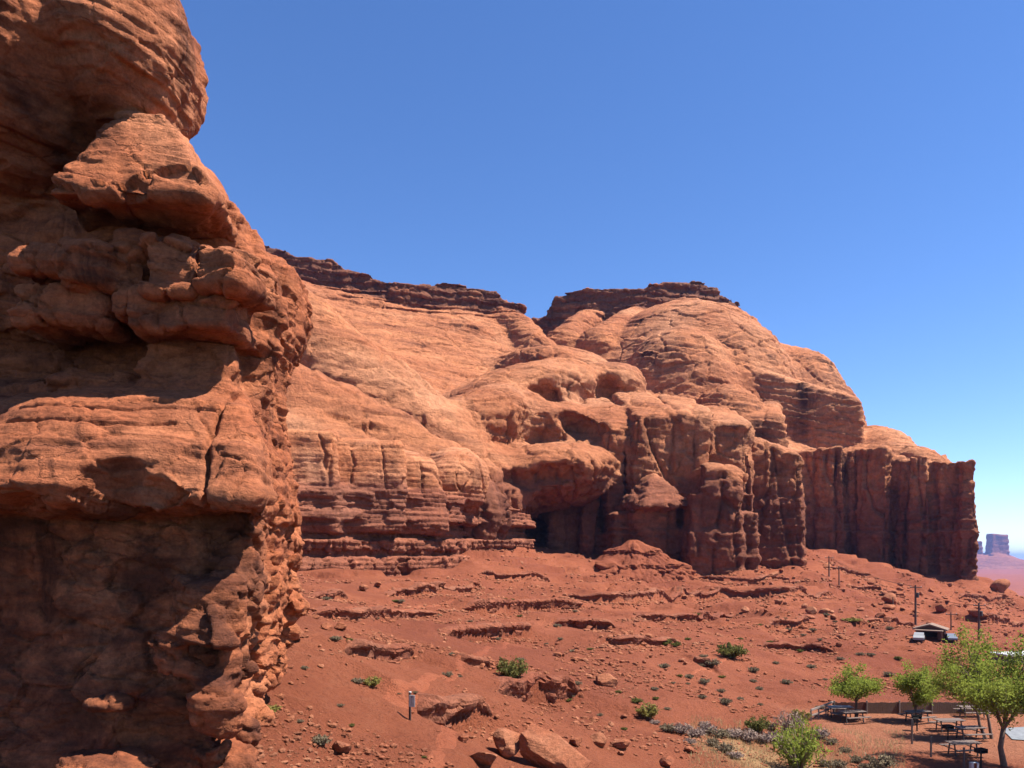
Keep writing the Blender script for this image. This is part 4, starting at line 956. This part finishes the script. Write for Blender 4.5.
SK = {'green': shrub_kind('shrub', 1, 0.5, 0.75, 40, 1500, 0.045, LG, TWIGD), 'low': shrub_kind('shrub', 2, 0.5, 0.45, 36, 1400, 0.045, LG, TWIGD), 'yellow': shrub_kind('shrub', 3, 0.5, 0.6, 40, 1100, 0.05, LY, TWIG),
      'sage': shrub_kind('shrub', 4, 0.5, 0.42, 40, 900, 0.045, LS, TWIG, 2.5), 'sage2': shrub_kind('shrub', 5, 0.5, 0.55, 46, 800, 0.04, LS, TWIG, 3), 'mauve': shrub_kind('shrub', 6, 0.5, 0.5, 60, 800, 0.04, LP, TWIG, 3.5),
      'feather': shrub_kind('shrub', 7, 0.5, 0.95, 60, 2000, 0.022, LB, TWIG, 4.0), 'bare': shrub_kind('shrub', 9, 0.55, 0.8, 90, 260, 0.03, LP, TWIG, 4)}
def shrub(kind, px, py, w, label, group=None, hs=1.0, parts=False):
    x, y, z = hit(px, py); s = w / F * y; one, a, b = SK[kind]
    if parts:
        o = empty('shrub', (x, y, z - 0.02), rnd.uniform(0, 6.28))
        for nm, me in (('foliage', a), ('stem', b)):
            c = bpy.data.objects.new(nm, me); COL.objects.link(c); c.parent = o
    else:
        o = bpy.data.objects.new('shrub', one); COL.objects.link(o); o.location = (x, y, z - 0.02); o.rotation_euler = (0, 0, rnd.uniform(0, 6.28))
    o.scale = (s, s, s * hs); return tag(o, label, 'shrub', group)
shrub('green', 512, 679, 32, 'round green bush growing on the lip of a dark rock ledge', parts=True, hs=1.0)
shrub('low', 732, 658, 34, 'wide low green bush alone on the red slope', hs=1.0)
shrub('low', 664, 641, 20, 'dark green bush wedged among the debris rocks', hs=0.9)
shrub('low', 676, 647, 13, 'small green bush below the one wedged among the debris rocks', hs=1)
shrub('yellow', 648, 718, 26, 'yellow green bush at the left end of the grey sagebrush band', hs=1.0)
shrub('low', 637, 703, 14, 'dark little bush just above the yellow green bush', hs=0.9)
shrub('yellow', 372, 686, 22, 'straw yellow clump beside the path left of the trail sign', hs=.8)
shrub('yellow', 270, 713, 24, 'olive yellow tuft near the foot of the left cliff', hs=.6)
shrub('sage', 322, 744, 22, 'grey tuft beside the brown boulder by the left cliff', hs=1.1)
shrub('sage', 358, 683, 14, 'pale grey clump left of the straw yellow clump', hs=1)
shrub('sage2', 448, 677, 12, 'grey green clump just past the path bend', hs=1)
shrub('sage', 336, 640, 14, 'grey clump near the pair of rocks past the near cliff', hs=.8)
shrub('low', 395, 602, 9, 'small dark clump below the ledgy cliff near two dark boulders', hs=.7)
shrub('sage', 326, 600, 13, 'grey green clump at the base of the ledgy cliff', hs=.7)
shrub('feather', 800, 771, 58, 'tall feathery bright green bush at bottom edge left of the picnic ground', hs=1.0, parts=True)
shrub('bare', 788, 735, 36, 'bare mauve grey bush behind the feathery green bush', hs=1.0, parts=True)
shrub('green', 757, 732, 26, 'sparse olive bush left of the bare mauve bush', hs=0.9)
shrub('yellow', 800, 722, 24, 'yellowish bush between the bare bush and the wooden rail', hs=0.9)
shrub('sage2', 882, 769, 34, 'spiky grey green clump at bottom edge beside the picnic ground', hs=.9, parts=True)
shrub('yellow', 852, 622, 22, 'yellow green patch of bush on the talus left of the poles', hs=.35)
shrub('low', 862, 622, 14, 'small green bush beside the yellow green patch on the talus', hs=.5)
shrub('low', 512, 352 if False else 560, 10, 'green bush at the mouth of the dark gully', hs=.8) if False else None
for px, py, w in [(664, 668, 14), (700, 664, 12), (712, 662, 18), (704, 684, 14), (722, 678, 9), (690, 678, 12), (753, 672, 14), (786, 684, 14), (725, 704, 16), (702, 698, 11), (741, 700, 9), (655, 690, 9), (600, 716, 8), (760, 690, 10), (776, 664, 8), (812, 668, 12), (800, 652, 9), (838, 690, 10), (840, 660, 11), (870, 656, 12), (898, 660, 10), (888, 676, 14), (905, 690, 12),
                  (560, 640, 7), (520, 617, 7), (470, 622, 6), (498, 640, 8), (470, 640, 7), (440, 616, 6), (590, 650, 8), (688, 640, 8), (740, 640, 8), (770, 645, 8), (624, 730, 9), (300, 722, 9), (340, 706, 10), (352, 726, 8), (424, 758, 7), (575, 612, 6)] + [(rnd.uniform(300, 900), rnd.uniform(600, 712), rnd.uniform(5, 11)) for _ in range(45)]:
    shrub(rnd.choice(['sage', 'sage', 'sage2', 'low']), px, py, w, 'small grey green sagebrush dotted on the red slope', 'sagebrush dotted over the slope', hs=rnd.uniform(.7, 1.0))
for px, py, w in [(668, 731, 20), (682, 733, 22), (696, 737, 20), (708, 734, 22), (720, 738, 24), (734, 738, 22), (748, 741, 24), (762, 742, 22), (775, 742, 22), (690, 744, 14), (712, 746, 16), (725, 752, 22), (735, 758, 18), (705, 727, 14), (770, 730, 18), (782, 744, 20), (655, 724, 12), (820, 738, 20), (832, 744, 16)]:
    shrub('mauve' if rnd.random() < .7 else 'sage2', px, py, w, 'dry mauve grey shrub in the band above the yellow grass', 'dry shrubs in the grey band', hs=rnd.uniform(.8, 1.1))
for px, py, w in [(840, 768, 22), (856, 762, 18), (825, 766, 18), (868, 770, 20), (846, 752, 14)]:
    shrub('sage', px, py, w, 'straw grey tuft between feathery bush and picnic ground', 'tufts beside the picnic ground', hs=.9)
def dry_grass():
    rg = np.random.RandomState(12); n = 9000
    px = rg.uniform(690, 905, n); py = rg.uniform(728, 800, n); t = (py - 728) / 72
    y = np.interp(py, [728, 768, 800], [51, 42.3, 36]); x = (px - HX) / F * y
    ok = fbm(x / 1.4, y / 1.4, x * 0, 3) + 0.25 * ((px < 800) | (py > 745)) > 0.0; x, y = x[ok], y[ok]; z = ground_h(x, y); n = len(x)
    h = rg.uniform(0.12, 0.34, n); a = rg.uniform(0, 6.28, n); ln = rg.normal(0, 0.09, (n, 2)); w = 0.014
    b0 = np.stack([x + np.cos(a) * w, y + np.sin(a) * w, z - 0.02], -1); b1 = np.stack([x - np.cos(a) * w, y - np.sin(a) * w, z - 0.02], -1); tp = np.stack([x + ln[:, 0], y + ln[:, 1], z + h], -1)
    tag(mesh_np('dry_grass', np.stack([b0, b1, tp], 1).reshape(-1, 3), np.arange(3 * n).reshape(-1, 3), LT, smooth=False), 'dry yellow grass beside the picnic ground', 'grass', kind='stuff')
dry_grass()
def tree(px, py, crown, label, seed, lean=(0, 0), nleaf=3600, fork=0.35, leaf=0.075, trunks=1):
    "crown = (px left, px right, py top, py bottom) in the photo"
    x, y, z = hit(px, py, 30, 90); rg = np.random.RandomState(seed); k = y / F
    cl, cr = (crown[0] - px) * k, (crown[1] - px) * k; ct, cb = (py - crown[2]) * k, (py - crown[3]) * k
    o = empty('tree', (x, y, z)); mb = MB(); ends = []
    C = Vector(((cl + cr) / 2, 0, (ct + cb) / 2)); rx, rz = (cr - cl) / 2, (ct - cb) / 2
    for tk in range(trunks):
        off = Vector((0.22 * (tk - (trunks - 1) / 2) * 2, 0.1 * tk, 0)); r0 = 0.022 * ct / (1 + 0.5 * (trunks - 1))
        fk = Vector((C.x * 0.2 + off.x * 1.6, off.y, ct * fork)); mid = off.lerp(fk, 0.5) + Vector((0.05 * ct * rg.uniform(-1, 1) * 0.6, 0, 0))
        mb.tube([off + Vector((0, 0, -0.25)), off + Vector((0, 0, .02)), mid, fk], [r0 * 1.5, r0 * 1.15, r0 * .92, r0 * .8], 9)
        nb = 8 if trunks == 1 else 5
        for i in range(nb):
            a = 2 * math.pi * (i + rg.rand() * .6) / nb; q = rg.uniform(0.45, 0.8)
            e = C + Vector((math.cos(a) * rx * q, math.sin(a) * rx * q, rz * rg.uniform(-0.45, 0.75)))
            m1 = fk.lerp(e, 0.45) + Vector((rg.uniform(-.2, .2), rg.uniform(-.2, .2), 0.15 * rz))
            r1 = r0 * rg.uniform(.35, .55)
            mb.tube([fk - Vector((0, 0, .1)), m1, e], [r1, r1 * .6, r1 * .28], 6, False)
            for j in range(6):
                t = rg.uniform(.3, 1); b0 = fk.lerp(m1, t * 2) if t < .5 else m1.lerp(e, t * 2 - 1)
                d = Vector(rg.normal(size=3)); d.z = abs(d.z) * .7 + .1; d.x += (1 if b0.x > C.x else -1) * .5
                e2 = b0 + d.normalized() * rx * rg.uniform(.3, .62)
                mb.tube([b0, b0.lerp(e2, .5) + Vector((0, 0, .08)), e2], [r1 * .35, r1 * .22, r1 * .1], 4, False)
                ends.append((b0, e2))
                for g in range(3):
                    b3 = b0.lerp(e2, rg.uniform(.3, 1)); e3 = b3 + Vector(rg.normal(size=3)).normalized() * rx * rg.uniform(.12, .3)
                    mb.tube([b3, e3], [r1 * .12, r1 * .06], 3, False); ends.append((b3, e3))
    mb.build('trunk', TWIGD, o, smooth=True)
    i = rg.randint(0, len(ends), nleaf); t = rg.uniform(0.1, 1.08, nleaf)
    A = np.array([list(q[0]) for q in ends])[i]; B = np.array([list(q[1]) for q in ends])[i]
    pts = A + (B - A) * t[:, None] + rg.normal(size=A.shape) * 0.13 * rx ** .5
    V, Q = leaves_np(pts, leaf, rg, 1.7, 0.3)
    c = mesh_np('crown', V, Q, LB, smooth=False, parent=o)
    return tag(o, label, 'tree')
tree(1004, 766, (940, 1062, 640, 716), 'largest bright green tree, standing on the picnic ground at right edge', 21, nleaf=17000, fork=.30, leaf=.082)
tree(989, 739, (924, 990, 637, 715), 'green tree with two stems just behind the largest tree', 22, nleaf=9500, fork=.28, trunks=2, leaf=.082)
tree(856, 719, (832, 882, 658, 707), 'round light green tree by the left end of the fence', 23, nleaf=8000, fork=.3, leaf=.082)
tree(914, 722, (896, 944, 664, 714), 'light green tree in the middle of the fence, left of the largest tree', 24, nleaf=8000, fork=.25, leaf=.082)
log('plants')

# ------------------------------------------------------------------ picnic ground
WOOD = plain('grey_wood', (0.115, 0.08, 0.066), 0.8, sc=14); STEEL = plain('painted_steel', (0.06, 0.05, 0.048), 0.6, 0.2); CHAR = plain('charred_iron', (0.02, 0.018, 0.017), 0.7, 0.3); PALE = plain('pale_top', (0.24, 0.22, 0.20), 0.6)
CONC = plain('concrete', (0.42, 0.38, 0.34), 0.9); RAILW = plain('weathered_rail', (0.17, 0.13, 0.11), 0.85); WHITE = plain('white_paint', (0.36, 0.36, 0.35), 0.5, var=.1)
def make_table(top_m):
    o = empty('picnic_table', (0, 0, 0))
    t = MB()
    for k in range(5): t.box((0, -0.32 + 0.16 * k, 0.74), (1.85, 0.15, 0.04), bev=.006)
    t.build('tabletop', top_m, o)
    for s in (-1, 1):
        b = MB()
        for k in range(2): b.box((0, s * (0.66 + 0.14 * k), 0.44), (1.85, 0.13, 0.04), bev=.006)
        b.build('bench', WOOD, o)
    for s in (-1, 1):
        f = MB(); X = s * 0.68
        f.bar((X, -0.34, 0), (X, -0.20, 0.72), 0.06).bar((X, 0.34, 0), (X, 0.20, 0.72), 0.06).bar((X + .05 * s, -0.80, 0.40), (X + .05 * s, 0.80, 0.40), 0.05).bar((X + .05 * s, -.36, .69), (X + .05 * s, .36, .69), .05)
        f.build('leg_frame', STEEL, o)
    return o
def place(o, px, py, rz, label, group, cat):
    x, y, z = hit(px, py, 30, 90); o.location = (x, y, z + .01); o.rotation_euler = (0, 0, rz); return tag(o, label, cat, group)
TABS = [(963, 755, 0.10, 'nearest picnic table, next to the low grill by the largest trunk'), (949, 731, 0.05, 'picnic table in the open left of the two stemmed tree'), (970, 739, 0.12, 'picnic table beside the foot of the two stemmed tree'), (917, 722, 0.3, 'picnic table in shade under the light green middle tree'), (972, 717, 0.0, 'farthest picnic table, against the fence behind the two stemmed tree'), (852, 722, 0.25, 'picnic table in shade under the round light green tree')]
tb = make_table(WOOD)
for k, (px, py, rz, lab) in enumerate(TABS):
    t = tb if k == 0 else copy_tree(tb, (0, 0, 0), 0)
    place(t, px, py, rz, lab, 'picnic tables under the trees', 'picnic table')
t = make_table(PALE); place(t, 839, 717, 0.0, 'picnic table with a pale top at the end of the wooden rail', 'picnic tables under the trees', 'picnic table')
def make_grill():
    o = empty('pedestal_grill', (0, 0, 0))
    MB().tube([(0, 0, -.1), (0, 0, .82)], .045, 8).build('post', CHAR, o)
    b = MB(); b.box((0, 0, .84), (.52, .42, .03)); b.box((-.25, 0, .95), (.025, .42, .22)); b.box((.25, 0, .95), (.025, .42, .22)); b.box((0, .2, .95), (.475, .025, .22))
    b.build('firebox', CHAR, o)
    g = MB()
    for k in range(9): g.bar((-.24, -.2 + .05 * k, 1.0), (.24, -.2 + .05 * k, 1.0), .012)
    g.bar((-.15, -.2, 1.0), (-.15, -.34, 1.01), .014).build('grate', CHAR, o)
    return o
gr = make_grill(); place(gr, 981, 768, .3, 'nearest black pedestal grill in front of the nearest picnic table', 'pedestal grills', 'grill')
for px, py, rz, lab in [(948, 742, 0.2, 'black pedestal grill in the open left of the nearest table'), (917, 731, -.4, 'black pedestal grill beside the shaded middle table')]:
    c = copy_tree(gr, (0, 0, 0), 0); place(c, px, py, rz, lab, 'pedestal grills', 'grill')
def post(px, py, h, label, sign=False):
    x, y, z = hit(px, py, 28, 90); o = empty('site_post', (x, y, z))
    MB().box((0, 0, h / 2 - .1), (.09, .09, h + .2), bev=.01).build('post', WOOD, o)
    c = MB(); c.box((0, 0, h + .012), (.11, .11, .024), bev=.006); c.build('cap', STEEL, o)
    if sign: MB().box((0, -.06, h - .22), (.16, .016, .3)).build('number_plate', STEEL, o)
    return tag(o, label, 'post', 'wooden site posts on the picnic ground')
post(912, 744, 1.55, 'tall thin site post left of the open grill', True); post(931, 757, 1.15, 'short leaning site post in open sand'); post(964, 770, 1.2, 'site post in front of the nearest picnic table')
def bin_box():
    x, y, z = hit(974, 774, 28, 90); o = empty('utility_pedestal', (x, y, z)); MB().box((0, 0, .3), (.42, .26, .66), bev=.02).build('body', WHITE, o)
    MB().box((0, -.14, .33), (.14, .018, .6)).build('center_panel', LEDGE, o); tag(o, 'small white utility pedestal at bottom edge by the nearest grill', 'utility box')
bin_box()
def fence():
    a = Vector(hit(834, 714, 40, 90)); b = Vector(hit(1060, 714, 40, 90)); o = empty('plank_fence', a); d = b - a; d.z = 0; L = d.length; u = d.normalized(); o.rotation_euler = (0, 0, math.atan2(u.y, u.x))
    rg = random.Random(2); redm = plain('red_boards', (0.085, 0.032, 0.024), .9); grm = plain('brown_boards', (0.11, 0.062, 0.042), .9)
    m1 = MB(); m2 = MB(); x = 0
    while x < L:
        w = 0.14; m = m1 if x < 2.3 else m2; hh = .86 + rg.uniform(-.03, .03)
        m.box((x, 0, hh / 2 - .1), (w - .012, .025, hh + .2)); x += w
    m1.build('red_panel', redm, o); m2.build('picket_panel', grm, o)
    r = MB(); r.bar((0, .045, .25), (L, .045, .25), .06).bar((0, .045, .68), (L, .045, .68), .06); r.build('rail', grm, o)
    for k in range(int(L / 2.4) + 1): MB().box((k * 2.4, -.06, .42), (.09, .09, 1.16), bev=.008).build('fence_post', RAILW, o)
    tag(o, 'low brown plank fence running behind the picnic ground', 'fence')
fence()
def ramp_rail():
    a = Vector(hit(811, 721, 40, 90)); b = Vector(hit(833, 714, 40, 90)); o = empty('handrail', a); v = b - a
    up = Vector((0, 0, .75)); t = MB(); t.bar(up, v + up * 1.2, .10, .12); t.build('top_rail', RAILW, o); MB().bar(up * .5, v + up * .6, .06, .1).build('mid_rail', RAILW, o)
    for k in range(4): p = v * (k / 3); MB().bar(p - Vector((0, 0, .2)), p + up * (1 + .2 * k / 3), .08).build('post', RAILW, o)
    tag(o, 'sloping weathered wooden handrail at the left end of fence', 'handrail')
ramp_rail()
def road():
    c = [hit(px, py, 30, 90) for px, py in [(1001, 729), (1060, 726), (1120, 745), (1060, 744), (1012, 740)]]
    V = np.array([(x, y, -11.5) for x, y, z in c]); m = MB(); n = 24
    pts = []
    for i in range(5):
        p, q = V[i], V[(i + 1) % 5]
        for k in range(n): pts.append(p + (q - p) * k / n)
    pts = np.array(pts); pts[:, 2] = ground_h(pts[:, 0], pts[:, 1]) + .06
    m.face(*pts); m.build('road', plain('grey_gravel', (0.15, 0.155, 0.165), .95, sc=3))['kind'] = 'structure'
road()

# ------------------------------------------------------------------ trail sign
def trail_sign():
    x, y, z = hit(410, 720, 20, 60); o = empty('trail_sign', (x, y, z), R(-12)); h = 27 / F * y
    MB().box((0, 0, h / 2 - .15), (.085, .085, h + .3), bev=.012).build('post', plain('dark_post', (.05, .028, .022), .9), o)
    p = MB().box((.10, -.052, h - .30), (.24, .016, .46), bev=.006).build('plate', WHITE, o)
    q = MB(); q.lathe((.10, 0, 0), [(.001, 0), (.03, 0)]) if False else None
    q.box((.10, -.0625, h - .14), (.05, .004, .05)).bar((.10, -.0625, h - .18), (.105, -.0625, h - .32), .05, .004).bar((.10, -.0625, h - .31), (.06, -.0625, h - .46), .025, .004).bar((.105, -.0625, h - .31), (.15, -.0625, h - .46), .025, .004)
    q.build('walker_symbol', STEEL, p); c = MB().box((0, 0, h + .03), (.10, .10, .06), bev=.015).build('cap', WHITE, o)
    tag(o, 'dark trail marker post with small white plate beside the path', 'trail sign')
trail_sign()

# ------------------------------------------------------------------ small house, vehicles, poles
def house():
    x, y, z = hit(930, 639, 60, 240); k = y / F; w = 25 * k; h = 9.5 * k; dp = w * 0.7; o = empty('house', (x, y, z), R(-34))
    STU = plain('tan_stucco', (.13, .062, .042), .9); ROOF = plain('roof_felt', (.17, .11, .08), .9); DARK = plain('garage_dark', (.03, .022, .02), .9)
    wl = MB(); t = .25; gx0, gx1 = -.28 * w, .26 * w; gh = h * .82
    wl.box((0, dp - t / 2, h / 2 - .5), (w, t, h + 1)); wl.box((-w / 2 + t / 2, dp / 2, h / 2 - .5), (t, dp - 2 * t, h + 1)); wl.box((w / 2 - t / 2, dp / 2, h / 2 - .5), (t, dp - 2 * t, h + 1))
    wl.box(((-w / 2 + gx0) / 2, t / 2, h / 2 - .5), (gx0 + w / 2, t, h + 1)); wl.box(((w / 2 + gx1) / 2, t / 2, h / 2 - .5), (w / 2 - gx1, t, h + 1)); wl.box(((gx0 + gx1) / 2, t / 2, (h + gh) / 2), (gx1 - gx0 - .004, t, h - gh - .004))
    rh = 4.2 * k
    for yy in (0.02, dp - .02): wl.face((-w / 2, yy, h), (w / 2, yy, h), (0, yy, h + rh * .92))
    wl.build('wall', STU, o)
    r = MB(); e = .5
    for s in (-1, 1):
        a = Vector((0, -e, h + rh)); b = Vector((s * (w / 2 + e), -e, h - .12)); D = Vector((0, dp + 2 * e, 0)); T = Vector((0, 0, .22))
        q = [a, b, b + D, a + D]; q2 = [v + T for v in q]
        r.face(*q2); r.face(*q[::-1]); r.face(q[0], q[1], q2[1], q2[0]); r.face(q[2], q[3], q2[3], q2[2]); r.face(q[1], q[2], q2[2], q2[1])
    r.build('roof', ROOF, o)
    MB().box(((gx0 + gx1) / 2, -1.0, h * .95), (w * .98, 1.9, .16)).build('porch_roof', ROOF, o)
    for s in (-1, 1): MB().box((s * w * .44, -1.8, h * .43), (.2, .2, h * .88)).build('porch_post', STU, o)
    MB().box(((gx0 + gx1) / 2, t + 1.6, gh / 2), (gx1 - gx0, .1, gh)).build('garage_shade_panel', DARK, o)  # near-black sheet that paints the shade inside the open garage
    tag(o, 'small brown gabled house with open dark garage below the talus', 'house')
    MB()
house()
def car(px, py, rz, col, label):
    x, y, z = hit(px, py, 60, 240); o = empty('parked_car', (x, y, z + .02), rz)
    prof = [(-2.15, .35), (-2.2, .75), (-1.9, .95), (-1.25, 1.0), (-.75, 1.42), (.75, 1.45), (1.4, 1.0), (2.1, .92), (2.2, .6), (2.15, .35)]
    m = MB(); n = len(prof)
    A = [(a, -.85 + (.1 if b > 1.1 else 0), b) for a, b in prof]; B = [(a, .85 - (.1 if b > 1.1 else 0), b) for a, b in prof]
    m.face(*A); m.face(*B[::-1])
    for i in range(n): m.face(A[i], B[i], B[(i + 1) % n], A[(i + 1) % n])
    m.build('body', plain('car_paint', col, .35, var=.05), o)
    g = MB(); g.face((-1.15, -.86, 1.03), (1.3, -.86, 1.03), (.72, -.77, 1.36), (-.72, -.77, 1.36)); g.face((-1.15, .86, 1.03), (-.72, .77, 1.36), (.72, .77, 1.36), (1.3, .86, 1.03))
    g.face((1.36, -.7, 1.04), (1.36, .7, 1.04), (.8, .66, 1.44), (.8, -.66, 1.44)); g.build('window', plain('car_glass', (.03, .035, .04), .15), o)
    for sx in (-1.35, 1.35):
        for sy in (-.82, .82):
            w = MB(); w.tube([(sx, sy - .1, .33), (sx, sy + .1, .33)], .33, 16); tyre = w.build('wheel', CHAR, o); MB().tube([(sx, sy - .105, .33), (sx, sy + .105, .33)], .19, 12).build('rim', STEEL, tyre)
    o.scale = (.82, .82, .82); tag(o, label, 'car')
car(919, 641, 1.05, (.24, .24, .24), 'white car parked at the left corner of the small house')
car(951, 641, 1.2, (.12, .14, .18), 'blue grey car parked at right of the small house')
POLEW = plain('pole_wood', (.085, .052, .04), .9)
def pole(px, pyb, pyt, label, y0, arms=1, r=.15, drum=False):
    x, y, z = P(px, pyb, y0); z = gz(x, y); h = (HY - pyt) / F * y - z; o = empty('utility_pole', (x, y, z))
    MB().tube([(0, 0, -1), (0, 0, h * .5), (-.03, 0, h)], [r * 1.25, r * 1.05, r * .8], 9).build('pole', POLEW, o)
    for k in range(arms):
        a = MB().box((0, -.16, h - .5 - .9 * k), (2.4, .14, .16)).build('crossarm', POLEW, o)
        for s in (-1.05, 1.05): MB().lathe((s, -.16, h - .42 - .9 * k), [(.05, 0), (.08, .06), (.05, .16), (.02, .22)], 8).build('insulator', CONC, a)
    if drum: MB().lathe((.42, -.05, h - 2.6), [(.24, 0), (.28, .05), (.28, .95), (.22, 1.05)], 14).build('transformer', STEEL, o)
    tag(o, label, 'utility pole', 'utility poles around the house'); return Vector((x, y, z + h - .3))
p1 = pole(915.5, 634, 585, 'tallest utility pole at the left corner of the small house', 158, 1, .2, True)
p2 = pole(979, 636, 603, 'thick utility pole above the big green tree, right of house', 150, 1, .2, True)
p3 = pole(893, 626, 597, 'thin short utility pole left of the tallest pole', 185, 0, .13)
p4 = pole(951, 640, 612, 'thin utility pole just right of the small house', 165, 1, .13)
p5 = pole(829, 590, 556, 'thin utility pole on the talus below pillars, taller of two', 215, 1, .17)
p6 = pole(839, 592, 566, 'thin utility pole on the talus below pillars, shorter of two', 205, 1, .15)
def wire(a, b, label, sag=1.2):
    m = MB()
    for s in (-.9, 0, .9):
        pts = []
        for k in range(13):
            t = k / 12; p = a.lerp(b, t); p.z -= sag * 4 * t * (1 - t); p.y += s; pts.append(p)
        m.tube(pts, .022, 4, False)
    tag(m.build('power_line', CHAR), label, 'power line')
wire(p1, p5, 'overhead wires from tallest pole up to the talus poles'); wire(p1, p2, 'overhead wires between the tallest pole and the thick right pole')
def white_building():
    x, y, z = hit(1034, 664, 60, 240); k = y / F; o = empty('flat_roofed_building', (x, y, z), R(12)); w, d, h = 66 * k, 2.4, 9 * k
    MB().box((0, d / 2, h / 2 - .5), (w, d, h + 1)).build('wall', plain('grey_siding', (.14, .10, .085), .8), o)
    r = MB().box((0, d / 2 - .2, h + .12), (w + .8, d + .6, .26), bev=.03).build('roof', WHITE, o); MB().box((0, -.35, h + .05), (w + .8, .06, .3)).build('fascia', WHITE, r)
    for s in (-.35, -.1, .2): MB().box((s * w, -.03, h * .5), (w * .1, .06, h * .35)).build('window', STEEL, o)
    tag(o, 'low white flat roofed building behind the largest tree at right edge', 'building')
white_building()

# ------------------------------------------------------------------ far butte and haze
def far_butte():
    m = rock_mat('far_sandstone', 30, (.24, .085, .04), (.18, .06, .03), RD, (.26, .1, .05), .5); Y = 6200
    def f(x, y, z):
        w = 14 * fbm(x / 90, y / 90, z / 200, 3)
        d = T1(x + w, y + w, z); d = smin(d, T2(x + w, y + w, z), 10)
        c = P(1000, 560, Y); rad = np.hypot((x - c[0] + 20) / 1.25, y - Y - 60); tal = (z - (38 - 0.5 * np.maximum(rad - 70, 0)) + w * .6) * .7
        d = smin(d, tal, 12)
        c2 = P(975, 560, Y); rad = np.hypot(x - c2[0], y - Y - 60); d = smin(d, (z - (40 - .5 * np.maximum(rad - 40, 0)) + w * .6) * .7, 8)
        return (d - 5 * vn(x / 60, y / 60, z / 16)).astype(f32)
    T1 = Tow(992.5, 1009, 534, Y, 90, zb=-120, rnd=8, tap=.035, tx=-.05); T2 = Tow(975, 982.5, 541, Y, 60, zb=-120, rnd=8, tap=.06)
    c = P(995, 560, Y); V, Q = nets(f, (c[0] - 420, Y - 330, -140), (c[0] + 420, Y + 380, 210), 7.0, 1.5, 20)
    tag(mesh_np('butte', V, Q, m), 'blue hazy flat topped butte with a spire far out on the desert', 'butte')
far_butte()
def haze():
    m = bpy.data.materials.new('haze_air'); m.use_nodes = True; t = m.node_tree; t.nodes.clear(); o = t.nodes.new('ShaderNodeOutputMaterial'); v = t.nodes.new('ShaderNodeVolumePrincipled')
    v.inputs['Color'].default_value = (.28, .42, .90, 1); v.inputs['Density'].default_value = HAZE; v.inputs['Anisotropy'].default_value = 0.2; t.links.new(v.outputs[0], o.inputs['Volume'])
    b = MB().box((0, 18000, 50), (90000, 48000, 300)); h = b.build('haze', m); tag(h, kind='stuff', label='thin blue desert haze', cat='haze')
HAZE = 5e-5
if HAZE: haze()
log('done')
